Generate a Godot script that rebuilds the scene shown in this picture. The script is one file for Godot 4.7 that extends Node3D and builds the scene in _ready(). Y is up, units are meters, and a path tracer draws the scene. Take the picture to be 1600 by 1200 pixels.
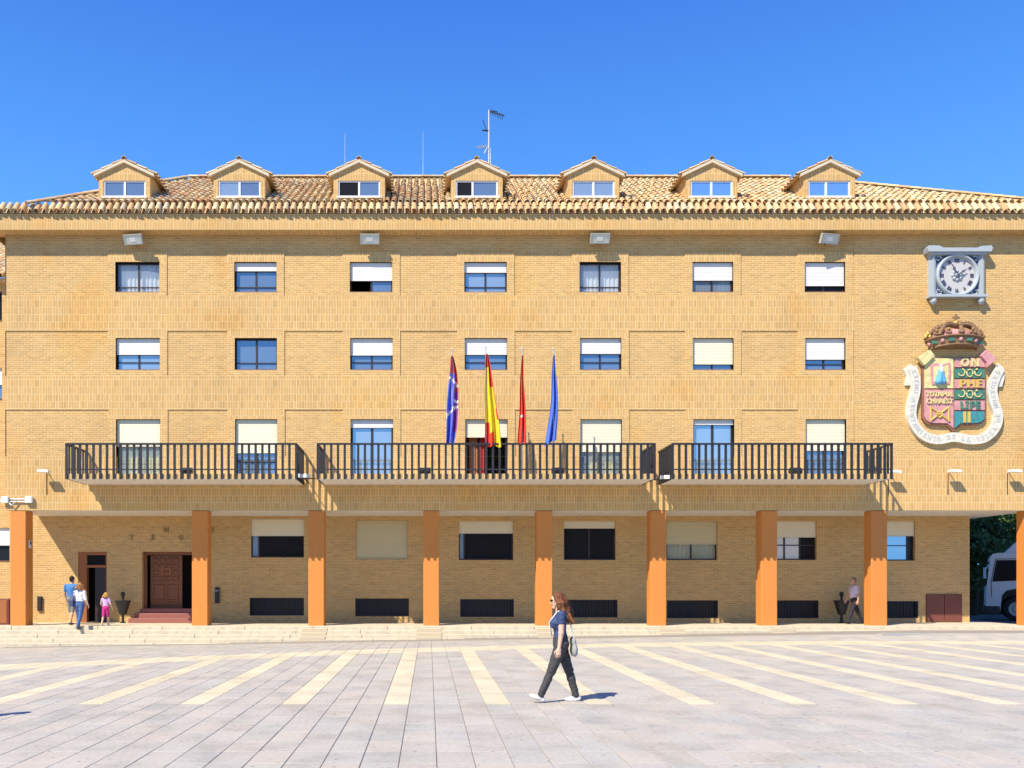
extends Node3D
# A brick town hall behind a paved square. y = 0 is the paving near the viewer, z = 0 the plane of the facade.
const CY := 1.776          # eye height
const DIST := 31.0         # eye to facade
const FOC := 1350.0        # survey units per unit of slope
var M := {}
var rng := RandomNumberGenerator.new()
var noise := FastNoiseLite.new()
var names := {}

# ---- survey: the facade was measured on an elevation drawing; these turn its units into metres on the plane z
func ex(u: float, z := 0.0) -> float: return (u - 670.0) * (DIST - z) / FOC
func ey(v: float, z := 0.0) -> float: return CY + (912.0 - v) * (DIST - z) / FOC

# ---- node helpers
func numbered(n: String) -> String:
	if not names.has(n):
		names[n] = 0
		return n
	names[n] += 1
	return "%s_%03d" % [n, names[n]]
func thing(called: String, label: String, category: String, group := "") -> Node3D:
	var o := Node3D.new()
	o.name = numbered(called)
	add_child(o)
	o.set_meta("label", label)
	o.set_meta("category", category)
	if group: o.set_meta("group", group)
	return o
func structure(called: String) -> Node3D:
	var o := Node3D.new()
	o.name = called
	add_child(o)
	o.set_meta("kind", "structure")
	return o
func put(mesh: Mesh, called: String, m: Material, parent: Node) -> MeshInstance3D:
	var o := MeshInstance3D.new()
	o.mesh = mesh
	o.material_override = m
	o.name = called
	parent.add_child(o, true)
	return o
func group_node(called: String, parent: Node) -> Node3D:
	var o := Node3D.new()
	o.name = called
	parent.add_child(o, true)
	return o
func begin() -> SurfaceTool:
	var st := SurfaceTool.new()
	st.begin(Mesh.PRIMITIVE_TRIANGLES)
	st.set_color(Color(1, 1, 1))
	return st
func part(st: SurfaceTool, called: String, m: Material, parent: Node) -> MeshInstance3D:
	return put(st.commit(), called, m, parent)

# ---- geometry helpers
func tri(st: SurfaceTool, a: Vector3, b: Vector3, c: Vector3, n: Vector3, ua := Vector2.ZERO, ub := Vector2.ZERO, uc := Vector2.ZERO):
	if (b - a).cross(c - a).dot(n) > 0.0:
		var t := b; b = c; c = t
		var u := ub; ub = uc; uc = u
	st.set_normal(n); st.set_uv(ua); st.add_vertex(a)
	st.set_normal(n); st.set_uv(ub); st.add_vertex(b)
	st.set_normal(n); st.set_uv(uc); st.add_vertex(c)
func uvof(p: Vector3, n: Vector3) -> Vector2:
	var q := n.abs()
	if q.z >= q.x and q.z >= q.y: return Vector2(p.x, -p.y)
	if q.x >= q.y: return Vector2(p.z, -p.y)
	return Vector2(p.x, p.z)
func quad(st: SurfaceTool, a: Vector3, b: Vector3, c: Vector3, d: Vector3, out := Vector3.ZERO):
	var n := (c - a).cross(d - b).normalized()
	if out != Vector3.ZERO and n.dot(out) < 0.0: n = -n
	tri(st, a, b, c, n, uvof(a, n), uvof(b, n), uvof(c, n))
	tri(st, a, c, d, n, uvof(a, n), uvof(c, n), uvof(d, n))
func box(st: SurfaceTool, lo: Vector3, hi: Vector3, t := Transform3D.IDENTITY):
	var v := []
	for i in 8: v.append(t * Vector3(hi.x if i & 1 else lo.x, hi.y if i & 2 else lo.y, hi.z if i & 4 else lo.z))
	for f in [[0, 1, 3, 2, Vector3.FORWARD], [4, 5, 7, 6, Vector3.BACK], [0, 2, 6, 4, Vector3.LEFT], [1, 3, 7, 5, Vector3.RIGHT], [0, 1, 5, 4, Vector3.DOWN], [2, 3, 7, 6, Vector3.UP]]:
		quad(st, v[f[0]], v[f[1]], v[f[2]], v[f[3]], t.basis * f[4])
# a box with its four upright edges and its top edges chamfered
func bevel_box(st: SurfaceTool, lo: Vector3, hi: Vector3, c: float):
	var ring := func(y: float, i: float) -> Array:
		return [Vector3(lo.x + i + c, y, hi.z - i), Vector3(hi.x - i - c, y, hi.z - i), Vector3(hi.x - i, y, hi.z - i - c), Vector3(hi.x - i, y, lo.z + i + c), Vector3(hi.x - i - c, y, lo.z + i), Vector3(lo.x + i + c, y, lo.z + i), Vector3(lo.x + i, y, lo.z + i + c), Vector3(lo.x + i, y, hi.z - i - c)]
	var r0: Array = ring.call(lo.y, 0.0)
	var r1: Array = ring.call(hi.y - c, 0.0)
	var r2: Array = ring.call(hi.y, c)
	var mid := (lo + hi) * 0.5
	for k in 8:
		var j := (k + 1) % 8
		var o: Vector3 = (r0[k] + r0[j]) * 0.5 - mid
		o.y = 0.0
		quad(st, r0[k], r0[j], r1[j], r1[k], o)
		quad(st, r1[k], r1[j], r2[j], r2[k], o + Vector3.UP)
		tri(st, r2[k], r2[j], Vector3(mid.x, hi.y, mid.z), Vector3.UP, Vector2(r2[k].x, r2[k].z), Vector2(r2[j].x, r2[j].z), Vector2(mid.x, mid.z))
func tube(st: SurfaceTool, pts: Array, r0: float, r1 := -1.0, seg := 6):
	if r1 < 0.0: r1 = r0
	var rings := []
	for i in pts.size():
		var d: Vector3 = (pts[min(i + 1, pts.size() - 1)] - pts[max(i - 1, 0)]).normalized()
		var s := d.cross(Vector3.UP if absf(d.y) < 0.9 else Vector3.RIGHT).normalized()
		var t := s.cross(d)
		var r := lerpf(r0, r1, float(i) / (pts.size() - 1))
		var ring := []
		for k in seg: ring.append(pts[i] + (s * cos(TAU * k / seg) + t * sin(TAU * k / seg)) * r)
		rings.append(ring)
	for i in pts.size() - 1:
		var c: Vector3 = (pts[i] + pts[i + 1]) * 0.5
		for k in seg:
			var j := (k + 1) % seg
			var a: Vector3 = rings[i][k]; var b: Vector3 = rings[i][j]; var cc: Vector3 = rings[i + 1][j]; var d2: Vector3 = rings[i + 1][k]
			smooth_quad(st, a, b, cc, d2, a - pts[i], b - pts[i], cc - pts[i + 1], d2 - pts[i + 1])
	for e in [0, pts.size() - 1]:
		var d: Vector3 = (pts[0] - pts[1]) if e == 0 else (pts[e] - pts[e - 1])
		for k in seg: tri(st, pts[e], rings[e][k], rings[e][(k + 1) % seg], d.normalized())
func smooth_quad(st: SurfaceTool, a: Vector3, b: Vector3, c: Vector3, d: Vector3, na: Vector3, nb: Vector3, nc: Vector3, nd: Vector3):
	var f := (b - a).cross(c - a)
	if f.length_squared() < 1e-14: f = (c - a).cross(d - a)
	var list := [[a, na], [c, nc], [b, nb], [a, na], [d, nd], [c, nc]]
	if f.dot(na + nb + nc + nd) < 0.0: list = [[a, na], [b, nb], [c, nc], [a, na], [c, nc], [d, nd]]
	for p in list:
		st.set_normal(p[1].normalized()); st.set_uv(Vector2(p[0].x, -p[0].y)); st.add_vertex(p[0])
# profile: [radius, height] pairs turned about the y axis at c
func lathe(st: SurfaceTool, profile: Array, c: Vector3, seg := 16, t := Basis.IDENTITY):
	for i in profile.size() - 1:
		var p: Vector2 = profile[i]; var q: Vector2 = profile[i + 1]
		var e := (q - p).normalized()
		var nr := Vector2(e.y, -e.x)
		for k in seg:
			var a0 := TAU * k / seg; var a1 := TAU * (k + 1) / seg
			var d0 := Vector3(cos(a0), 0, sin(a0)); var d1 := Vector3(cos(a1), 0, sin(a1))
			smooth_quad(st, c + t * (d0 * p.x + Vector3(0, p.y, 0)), c + t * (d1 * p.x + Vector3(0, p.y, 0)), c + t * (d1 * q.x + Vector3(0, q.y, 0)), c + t * (d0 * q.x + Vector3(0, q.y, 0)),
				t * (d0 * nr.x + Vector3(0, nr.y, 0)), t * (d1 * nr.x + Vector3(0, nr.y, 0)), t * (d1 * nr.x + Vector3(0, nr.y, 0)), t * (d0 * nr.x + Vector3(0, nr.y, 0)))
func ball(st: SurfaceTool, c: Vector3, r: Vector3, seg := 10, rows := 6):
	for i in rows:
		for k in seg:
			var p := []
			for e in [[i, k], [i, k + 1], [i + 1, k + 1], [i + 1, k]]:
				var la: float = PI * e[0] / rows; var lo: float = TAU * e[1] / seg
				p.append(Vector3(sin(la) * cos(lo), cos(la), sin(la) * sin(lo)))
			smooth_quad(st, c + p[0] * r, c + p[1] * r, c + p[2] * r, c + p[3] * r, p[0], p[1], p[2], p[3])
# outline in x, y pushed from z0 (back) to z1 (front)
func slab_xy(st: SurfaceTool, poly: PackedVector2Array, z0: float, z1: float):
	var ids := Geometry2D.triangulate_polygon(poly)
	for i in range(0, ids.size(), 3):
		var a := poly[ids[i]]; var b := poly[ids[i + 1]]; var c := poly[ids[i + 2]]
		tri(st, Vector3(a.x, a.y, z1), Vector3(b.x, b.y, z1), Vector3(c.x, c.y, z1), Vector3.BACK, Vector2(a.x, -a.y), Vector2(b.x, -b.y), Vector2(c.x, -c.y))
		tri(st, Vector3(a.x, a.y, z0), Vector3(b.x, b.y, z0), Vector3(c.x, c.y, z0), Vector3.FORWARD)
	var turn := 1.0 if Geometry2D.is_polygon_clockwise(poly) else -1.0
	for i in poly.size():
		var a := poly[i]; var b := poly[(i + 1) % poly.size()]
		var e := (b - a).normalized()
		quad(st, Vector3(a.x, a.y, z0), Vector3(b.x, b.y, z0), Vector3(b.x, b.y, z1), Vector3(a.x, a.y, z1), Vector3(-e.y, e.x, 0) * turn)
func lettering(st: SurfaceTool, text: String, size: float, depth: float, t: Transform3D, serif := false):
	var f := SystemFont.new()
	f.font_names = PackedStringArray(["Droid Serif" if serif else "Droid Sans"])
	f.font_weight = 700
	var tm := TextMesh.new()
	tm.text = text
	tm.font = f
	tm.font_size = 32
	tm.pixel_size = size / 32.0
	tm.depth = depth
	st.append_from(tm, 0, t)
# brick wall in the plane z with window openings and their reveals; tinted a little from place to place
func wall(st: SurfaceTool, x0: float, x1: float, y0: float, y1: float, z: float, holes: Array, depth: float, tint: Callable):
	var xs := [x0, x1]; var ys := [y0, y1]
	for h in holes:
		xs.append_array([h.position.x, h.end.x]); ys.append_array([h.position.y, h.end.y])
	var n := int((x1 - x0) / 0.35)
	for i in range(1, n): xs.append(x0 + (x1 - x0) * i / n)
	n = int((y1 - y0) / 0.25)
	for i in range(1, n): ys.append(y0 + (y1 - y0) * i / n)
	xs.sort(); ys.sort()
	for i in xs.size() - 1:
		if xs[i + 1] - xs[i] < 0.001 or xs[i] < x0 - 0.001 or xs[i + 1] > x1 + 0.001: continue
		for j in ys.size() - 1:
			if ys[j + 1] - ys[j] < 0.001 or ys[j] < y0 - 0.001 or ys[j + 1] > y1 + 0.001: continue
			var c := Vector2((xs[i] + xs[i + 1]) / 2, (ys[j] + ys[j + 1]) / 2)
			var skip := false
			for h in holes: if h.has_point(c): skip = true
			if skip: continue
			var p := [Vector3(xs[i], ys[j], z), Vector3(xs[i + 1], ys[j], z), Vector3(xs[i + 1], ys[j + 1], z), Vector3(xs[i], ys[j + 1], z)]
			for k in [0, 2, 1, 0, 3, 2]:
				st.set_color(tint.call(p[k].x, p[k].y)); st.set_normal(Vector3.BACK); st.set_uv(Vector2(p[k].x, -p[k].y)); st.add_vertex(p[k])
	st.set_color(Color(1, 1, 1))
	for h in holes:
		var a: Vector2 = h.position; var b: Vector2 = h.end
		quad(st, Vector3(a.x, a.y, z), Vector3(a.x, b.y, z), Vector3(a.x, b.y, z - depth), Vector3(a.x, a.y, z - depth), Vector3.RIGHT)
		quad(st, Vector3(b.x, a.y, z), Vector3(b.x, b.y, z), Vector3(b.x, b.y, z - depth), Vector3(b.x, a.y, z - depth), Vector3.LEFT)
		quad(st, Vector3(a.x, a.y, z), Vector3(b.x, a.y, z), Vector3(b.x, a.y, z - depth), Vector3(a.x, a.y, z - depth), Vector3.UP)
		quad(st, Vector3(a.x, b.y, z), Vector3(b.x, b.y, z), Vector3(b.x, b.y, z - depth), Vector3(a.x, b.y, z - depth), Vector3.DOWN)

# ---- materials
func mat(called: String, r: float, g: float, b: float, rough := 0.8, metal := 0.0) -> StandardMaterial3D:
	var m := StandardMaterial3D.new()
	m.albedo_color = Color(r, g, b).linear_to_srgb()
	m.roughness = rough
	m.metallic = metal
	M[called] = m
	return m
func srgb(r: float, g: float, b: float) -> Color: return Color(clampf(r, 0, 1), clampf(g, 0, 1), clampf(b, 0, 1)).linear_to_srgb()
# bricks: cols x rows of them in a square of side metres, upright ones for soldier courses
func brick_material(called: String, cols: int, rows: int, side: Vector2, upright: bool, base: Vector3, mortar: Vector3, spread: float) -> StandardMaterial3D:
	var w := 512; var h := 512
	var im := Image.create(w, h, true, Image.FORMAT_RGB8)
	var bump := Image.create(w, h, false, Image.FORMAT_RGB8)
	im.fill(srgb(mortar.x, mortar.y, mortar.z)); bump.fill(Color(0.2, 0.2, 0.2))
	var bw := float(w) / cols; var bh := float(h) / rows
	for j in rows:
		for i in cols:
			var off := (bw * 0.5 if j % 2 == 1 else 0.0) if not upright else 0.0
			var v := 1.0 + rng.randfn() * spread
			var warm := rng.randfn() * spread * 0.35
			var c := srgb(base.x * v * (1.0 + warm * 0.4), base.y * v * (1.0 - warm * 0.3), base.z * v * (1.0 - warm))
			var gx := maxf(1.5, bw * (0.17 if upright else 0.045)); var gy := maxf(1.5, bh * (0.05 if upright else 0.17))
			var jit := rng.randi_range(-1, 1)
			var r := Rect2i(int(i * bw + off + gx / 2 + jit), int(j * bh + gy / 2), int(bw - gx), int(bh - gy))
			for wrap in [0, -w]:
				var q := Rect2i(r.position + Vector2i(wrap, 0), r.size)
				im.fill_rect(q, c)
				var e := 0.7 + rng.randf() * 0.3
				bump.fill_rect(q, Color(e, e, e))
				for s in 5:
					var k := 1.0 + rng.randfn() * spread
					im.fill_rect(Rect2i(q.position + Vector2i(rng.randi_range(0, q.size.x - 2), rng.randi_range(0, maxi(q.size.y - 3, 1))), Vector2i(rng.randi_range(2, 7), rng.randi_range(1, 3))).intersection(q), Color(c.r * k, c.g * k, c.b * k))
	im.generate_mipmaps()
	bump.bump_map_to_normal_map(2.0)
	var m := StandardMaterial3D.new()
	m.albedo_texture = ImageTexture.create_from_image(im)
	m.normal_enabled = true
	m.normal_texture = ImageTexture.create_from_image(bump)
	m.normal_scale = 0.6
	m.uv1_scale = Vector3(1.0 / side.x, 1.0 / side.y, 1)
	m.vertex_color_use_as_albedo = true
	m.roughness = 0.9
	M[called] = m
	return m
func grain(m: StandardMaterial3D, size: float, lo: float, hi: float, freq := 0.05, seed_ := 3, octaves := 4) -> StandardMaterial3D:
	var n := FastNoiseLite.new()
	n.seed = seed_
	n.frequency = freq
	n.fractal_octaves = octaves
	var im := Image.create(256, 256, true, Image.FORMAT_RGB8)
	var src := n.get_seamless_image(256, 256)
	for y in 256:
		for x in 256:
			var v := lerpf(lo, hi, src.get_pixel(x, y).r)
			im.set_pixel(x, y, Color(v, v, v).linear_to_srgb())
	im.generate_mipmaps()
	m.albedo_texture = ImageTexture.create_from_image(im)
	m.uv1_triplanar = true
	m.uv1_world_triplanar = true
	m.uv1_scale = Vector3.ONE / size
	return m
# granite speckle, broad grime, scuffs and spots of old gum over six metres
func worn_paving(m: StandardMaterial3D):
	var fine := FastNoiseLite.new(); fine.seed = 31; fine.frequency = 0.12; fine.fractal_octaves = 3
	var broad := FastNoiseLite.new(); broad.seed = 32; broad.frequency = 0.008; broad.fractal_octaves = 5
	var a := fine.get_seamless_image(512, 512); var b := broad.get_seamless_image(512, 512)
	var im := Image.create(512, 512, true, Image.FORMAT_RGB8)
	for y in 512:
		for x in 512:
			var q := b.get_pixel(x, y).r
			var v := lerpf(0.86, 1.1, a.get_pixel(x, y).r) * (1.0 - 0.13 * smoothstep(0.5, 0.85, q)) * (1.0 + 0.06 * smoothstep(0.5, 0.25, q))
			v = clampf(v * 0.95, 0.0, 1.0)
			im.set_pixel(x, y, Color(v, v * 0.995, v * 0.98).linear_to_srgb())
	for k in 190:
		var c := Vector2i(rng.randi_range(6, 502), rng.randi_range(6, 502))
		var t := rng.randf_range(0.45, 0.85)
		var w := rng.randi_range(1, 2)
		for e in [[0, 0, w, w], [-1, 0, w + 2, maxi(w - 1, 1)]]:
			var p := im.get_pixel(c.x, c.y)
			im.fill_rect(Rect2i(c + Vector2i(e[0], e[1]), Vector2i(e[2], e[3])), Color(p.r * t, p.g * t, p.b * t))
	im.generate_mipmaps()
	m.albedo_texture = ImageTexture.create_from_image(im)
	m.uv1_triplanar = true
	m.uv1_world_triplanar = true
	m.uv1_scale = Vector3.ONE / 4.7
func vcol(called: String, rough := 0.8) -> StandardMaterial3D:
	var m := mat(called, 1, 1, 1, rough)
	m.vertex_color_use_as_albedo = true
	return m
func materials():
	brick_material("stretcher", 12, 40, Vector2(2.88, 2.96), false, Vector3(0.55, 0.335, 0.122), Vector3(0.67, 0.51, 0.265), 0.07)
	brick_material("soldier", 30, 11, Vector2(2.85, 2.86), true, Vector3(0.565, 0.35, 0.13), Vector3(0.68, 0.525, 0.28), 0.05)
	grain(mat("orange_paint", 0.63, 0.232, 0.045, 0.75), 1.3, 0.92, 1.06, 0.03, 5)
	grain(mat("plaster", 0.76, 0.73, 0.67, 0.9), 1.7, 0.85, 1.08, 0.02, 6)
	grain(mat("step_stone", 0.58, 0.515, 0.385, 0.85), 2.6, 0.8, 1.1, 0.03, 7, 4)
	grain(mat("red_stone", 0.30, 0.11, 0.09, 0.6), 0.8, 0.8, 1.1, 0.04, 9)
	grain(mat("joint", 0.29, 0.265, 0.23, 0.95), 0.7, 0.8, 1.1, 0.05, 10)
	worn_paving(vcol("paving", 0.75))
	vcol("tile", 0.85)
	grain(M["tile"], 0.5, 0.85, 1.1, 0.06, 12, 5)
	vcol("cloth", 0.85)
	vcol("skin_cloth", 0.75)
	mat("gable", 0.60, 0.52, 0.38, 0.8)
	mat("infill", 0.54, 0.46, 0.33, 0.9)
	mat("letter", 0.30, 0.19, 0.07, 0.7)
	mat("dark_iron", 0.018, 0.018, 0.022, 0.5)
	mat("bronze_frame", 0.03, 0.022, 0.02, 0.45)
	mat("white_frame", 0.78, 0.78, 0.78, 0.4)
	mat("blind", 0.70, 0.69, 0.67, 0.6)
	mat("cream_blind", 0.74, 0.69, 0.52, 0.6)
	mat("yellowed_blind", 0.56, 0.50, 0.30, 0.6)
	mat("curtain", 0.70, 0.72, 0.74, 0.9)
	mat("yellow_curtain", 0.62, 0.55, 0.12, 0.9)
	mat("teal_curtain", 0.12, 0.32, 0.33, 0.9)
	mat("red_curtain", 0.35, 0.03, 0.03, 0.9)
	mat("blue_glass", 0.24, 0.33, 0.43, 0.05, 0.6)
	mat("sky_glass", 0.30, 0.55, 0.85, 0.06, 0.7)
	mat("pale_glass", 0.42, 0.52, 0.60, 0.08, 0.6)
	mat("dark_glass", 0.018, 0.018, 0.02, 0.06)
	M["dark_glass"].metallic_specular = 0.25
	var g := mat("clear_glass", 0.5, 0.6, 0.7, 0.04)
	g.albedo_color.a = 0.18
	g.transparency = BaseMaterial3D.TRANSPARENCY_ALPHA
	mat("interior", 0.10, 0.09, 0.08, 0.95)
	grain(mat("wood", 0.24, 0.085, 0.028, 0.55), 0.6, 0.65, 1.15, 0.02, 13)
	mat("orange_wood", 0.32, 0.11, 0.03, 0.6)
	mat("red_door", 0.17, 0.05, 0.035, 0.6)
	grain(mat("clock_stone", 0.43, 0.49, 0.53, 0.7), 0.4, 0.55, 1.2, 0.05, 14)
	mat("clock_blue", 0.07, 0.10, 0.20, 0.7)
	mat("dial", 0.50, 0.49, 0.48, 0.6)
	mat("numeral", 0.05, 0.05, 0.10, 0.6)
	grain(mat("pink", 0.62, 0.30, 0.31, 0.8), 1.6, 0.72, 1.12, 0.03, 15, 5)
	grain(mat("pale_yellow", 0.70, 0.63, 0.30, 0.8), 1.6, 0.72, 1.12, 0.03, 15, 5)
	grain(mat("green_enamel", 0.06, 0.22, 0.15, 0.6), 1.6, 0.72, 1.12, 0.03, 15, 5)
	grain(mat("teal_enamel", 0.05, 0.27, 0.30, 0.6), 1.6, 0.72, 1.12, 0.03, 15, 5)
	mat("gilt", 0.60, 0.42, 0.10, 0.6)
	mat("pale_gilt", 0.64, 0.55, 0.25, 0.6)
	grain(mat("crown_bronze", 0.27, 0.16, 0.08, 0.7), 1.6, 0.72, 1.12, 0.03, 15, 5)
	grain(mat("ribbon", 0.70, 0.68, 0.58, 0.8), 1.6, 0.72, 1.12, 0.03, 15, 5)
	mat("ink", 0.46, 0.46, 0.47, 0.8)
	grain(mat("shield_edge", 0.28, 0.13, 0.08, 0.7), 1.6, 0.72, 1.12, 0.03, 15, 5)
	mat("lamp_housing", 0.42, 0.43, 0.38, 0.5)
	mat("lamp_glass", 0.55, 0.58, 0.52, 0.15)
	mat("white_plastic", 0.75, 0.75, 0.72, 0.5)
	mat("steel", 0.55, 0.56, 0.58, 0.4, 0.5)
	mat("truck_paint", 0.62, 0.63, 0.65, 0.35)
	mat("tyre", 0.015, 0.015, 0.016, 0.9)
	mat("bark", 0.06, 0.045, 0.03, 0.95)
	var lf := mat("leaf", 0.06, 0.11, 0.025, 0.7)
	lf.backlight_enabled = true
	lf.backlight = Color(0.12, 0.2, 0.03)
	mat("asphalt", 0.10, 0.10, 0.105, 0.9)
	mat("brown_fence", 0.06, 0.03, 0.02, 0.9)
	mat("bag_grey", 0.30, 0.31, 0.32, 0.5)
	mat("sunglass", 0.01, 0.01, 0.012, 0.2)
	mat("poster_pink", 0.65, 0.22, 0.35, 0.7)
	mat("poster_lime", 0.50, 0.58, 0.10, 0.7)
	mat("poster_purple", 0.18, 0.08, 0.32, 0.7)

# ---- people: a signed distance field of tapered capsules, meshed as surface nets
# prim: [a, b, radius a, radius b, colour, blend, scale]
func cap(a: Vector3, b: Vector3, ra: float, rb: float, c: Color, k := 0.02, s := Vector3.ONE) -> Array: return [a, b, ra, rb, c, k, s]
func sdf_dist(p: Vector3, q: Array) -> float:
	var s: Vector3 = q[6]
	var a: Vector3 = q[0] / s
	var ab: Vector3 = q[1] / s - a
	var ap := p / s - a
	var l := ab.length_squared()
	var t := 0.0 if l < 1e-9 else clampf(ap.dot(ab) / l, 0.0, 1.0)
	return ((ap - ab * t).length() - lerpf(q[2], q[3], t)) * minf(s.x, minf(s.y, s.z))
func sdf_add(acc: Dictionary, prims: Array, h: float, xf := Transform3D.IDENTITY, folds := 0.0):
	var lo := Vector3.ONE * 1e6; var hi := -lo
	for q in prims:
		var r: Vector3 = q[6] * maxf(q[2], q[3]) + Vector3.ONE * h * 3.0
		lo = lo.min(q[0] - r).min(q[1] - r); hi = hi.max(q[0] + r).max(q[1] + r)
	var nx := int((hi.x - lo.x) / h) + 2; var ny := int((hi.y - lo.y) / h) + 2; var nz := int((hi.z - lo.z) / h) + 2
	var f := PackedFloat32Array(); f.resize(nx * ny * nz); f.fill(1.0)
	for q in prims:
		var k: float = q[5]
		var r: Vector3 = q[6] * maxf(q[2], q[3]) + Vector3.ONE * (h * 2.0 + k)
		var a: Vector3 = ((q[0] as Vector3).min(q[1]) - r - lo) / h; var b: Vector3 = ((q[0] as Vector3).max(q[1]) + r - lo) / h
		for j in range(maxi(int(a.y), 0), mini(int(b.y) + 1, ny)):
			for l in range(maxi(int(a.z), 0), mini(int(b.z) + 1, nz)):
				var row := (j * nz + l) * nx
				for i in range(maxi(int(a.x), 0), mini(int(b.x) + 1, nx)):
					var d := sdf_dist(lo + Vector3(i, j, l) * h, q)
					var o := f[row + i]
					var m := minf(o, d)
					var g := absf(o - d)
					if g < k: m -= (k - g) * (k - g) / (k * 4.0)
					f[row + i] = m
	if folds > 0.0:
		for j in ny:
			for l in nz:
				for i in nx:
					var at := (j * nz + l) * nx + i
					if absf(f[at]) < h * 3.0:
						var p := lo + Vector3(i, j, l) * h
						f[at] += noise.get_noise_3d(p.x * 420.0, p.y * 800.0 + p.z * 300.0, p.z * 420.0) * folds
	var vid := PackedInt32Array(); vid.resize(nx * ny * nz); vid.fill(-1)
	var step := [0, 1, nx, nx + 1, nx * nz, nx * nz + 1, nx * nz + nx, nx * nz + nx + 1]   # bit 0 x, bit 1 z, bit 2 y
	var offs := []
	for c in 8: offs.append(Vector3(c & 1, (c >> 2) & 1, (c >> 1) & 1))
	var edges := [[0, 1], [2, 3], [4, 5], [6, 7], [0, 2], [1, 3], [4, 6], [5, 7], [0, 4], [1, 5], [2, 6], [3, 7]]
	for j in ny - 1:
		for l in nz - 1:
			for i in nx - 1:
				var at := (j * nz + l) * nx + i
				var inside := 0
				for c in 8: if f[at + step[c]] < 0.0: inside += 1
				if inside == 0 or inside == 8: continue
				var sum := Vector3.ZERO; var cnt := 0
				for e in edges:
					var u := f[at + step[e[0]]]; var v := f[at + step[e[1]]]
					if (u < 0.0) != (v < 0.0):
						sum += (offs[e[0]] as Vector3).lerp(offs[e[1]], u / (u - v)); cnt += 1
				var g := Vector3.ZERO
				for c in 8: g += ((offs[c] as Vector3) * 2.0 - Vector3.ONE) * f[at + step[c]]
				var p: Vector3 = lo + (Vector3(i, j, l) + sum / cnt) * h
				var best := 1e9; var col := Color.WHITE
				for q in prims:
					var d := sdf_dist(p, q)
					if d < best: best = d; col = q[4]
				vid[at] = acc.v.size()
				acc.v.append(xf * p); acc.n.append((xf.basis * g).normalized()); acc.c.append(col)
	for j in range(1, ny - 1):
		for l in range(1, nz - 1):
			for i in range(1, nx - 1):
				var at := (j * nz + l) * nx + i
				var s := f[at] < 0.0
				for ax in 3:
					var d: int = [1, nx * nz, nx][ax]
					if (f[at + d] < 0.0) == s: continue
					var u: int = [nx * nz, nx, 1][ax]; var w: int = [nx, 1, nx * nz][ax]
					var q := [vid[at], vid[at - u], vid[at - u - w], vid[at - w]]
					if q[0] < 0 or q[1] < 0 or q[2] < 0 or q[3] < 0: continue
					var fn: Vector3 = (acc.v[q[1]] - acc.v[q[0]]).cross(acc.v[q[2]] - acc.v[q[0]])
					var nn: Vector3 = acc.n[q[0]] + acc.n[q[1]] + acc.n[q[2]] + acc.n[q[3]]
					if fn.dot(nn) > 0.0: q = [q[3], q[2], q[1], q[0]]
					acc.i.append_array(PackedInt32Array([q[0], q[1], q[2], q[0], q[2], q[3]]))
func new_acc() -> Dictionary: return {"v": PackedVector3Array(), "n": PackedVector3Array(), "c": PackedColorArray(), "i": PackedInt32Array()}
func acc_mesh(acc: Dictionary) -> ArrayMesh:
	var a := []
	a.resize(Mesh.ARRAY_MAX)
	a[Mesh.ARRAY_VERTEX] = acc.v; a[Mesh.ARRAY_NORMAL] = acc.n; a[Mesh.ARRAY_COLOR] = acc.c; a[Mesh.ARRAY_INDEX] = acc.i
	var m := ArrayMesh.new()
	m.add_surface_from_arrays(Mesh.PRIMITIVE_TRIANGLES, a)
	return m
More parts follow.
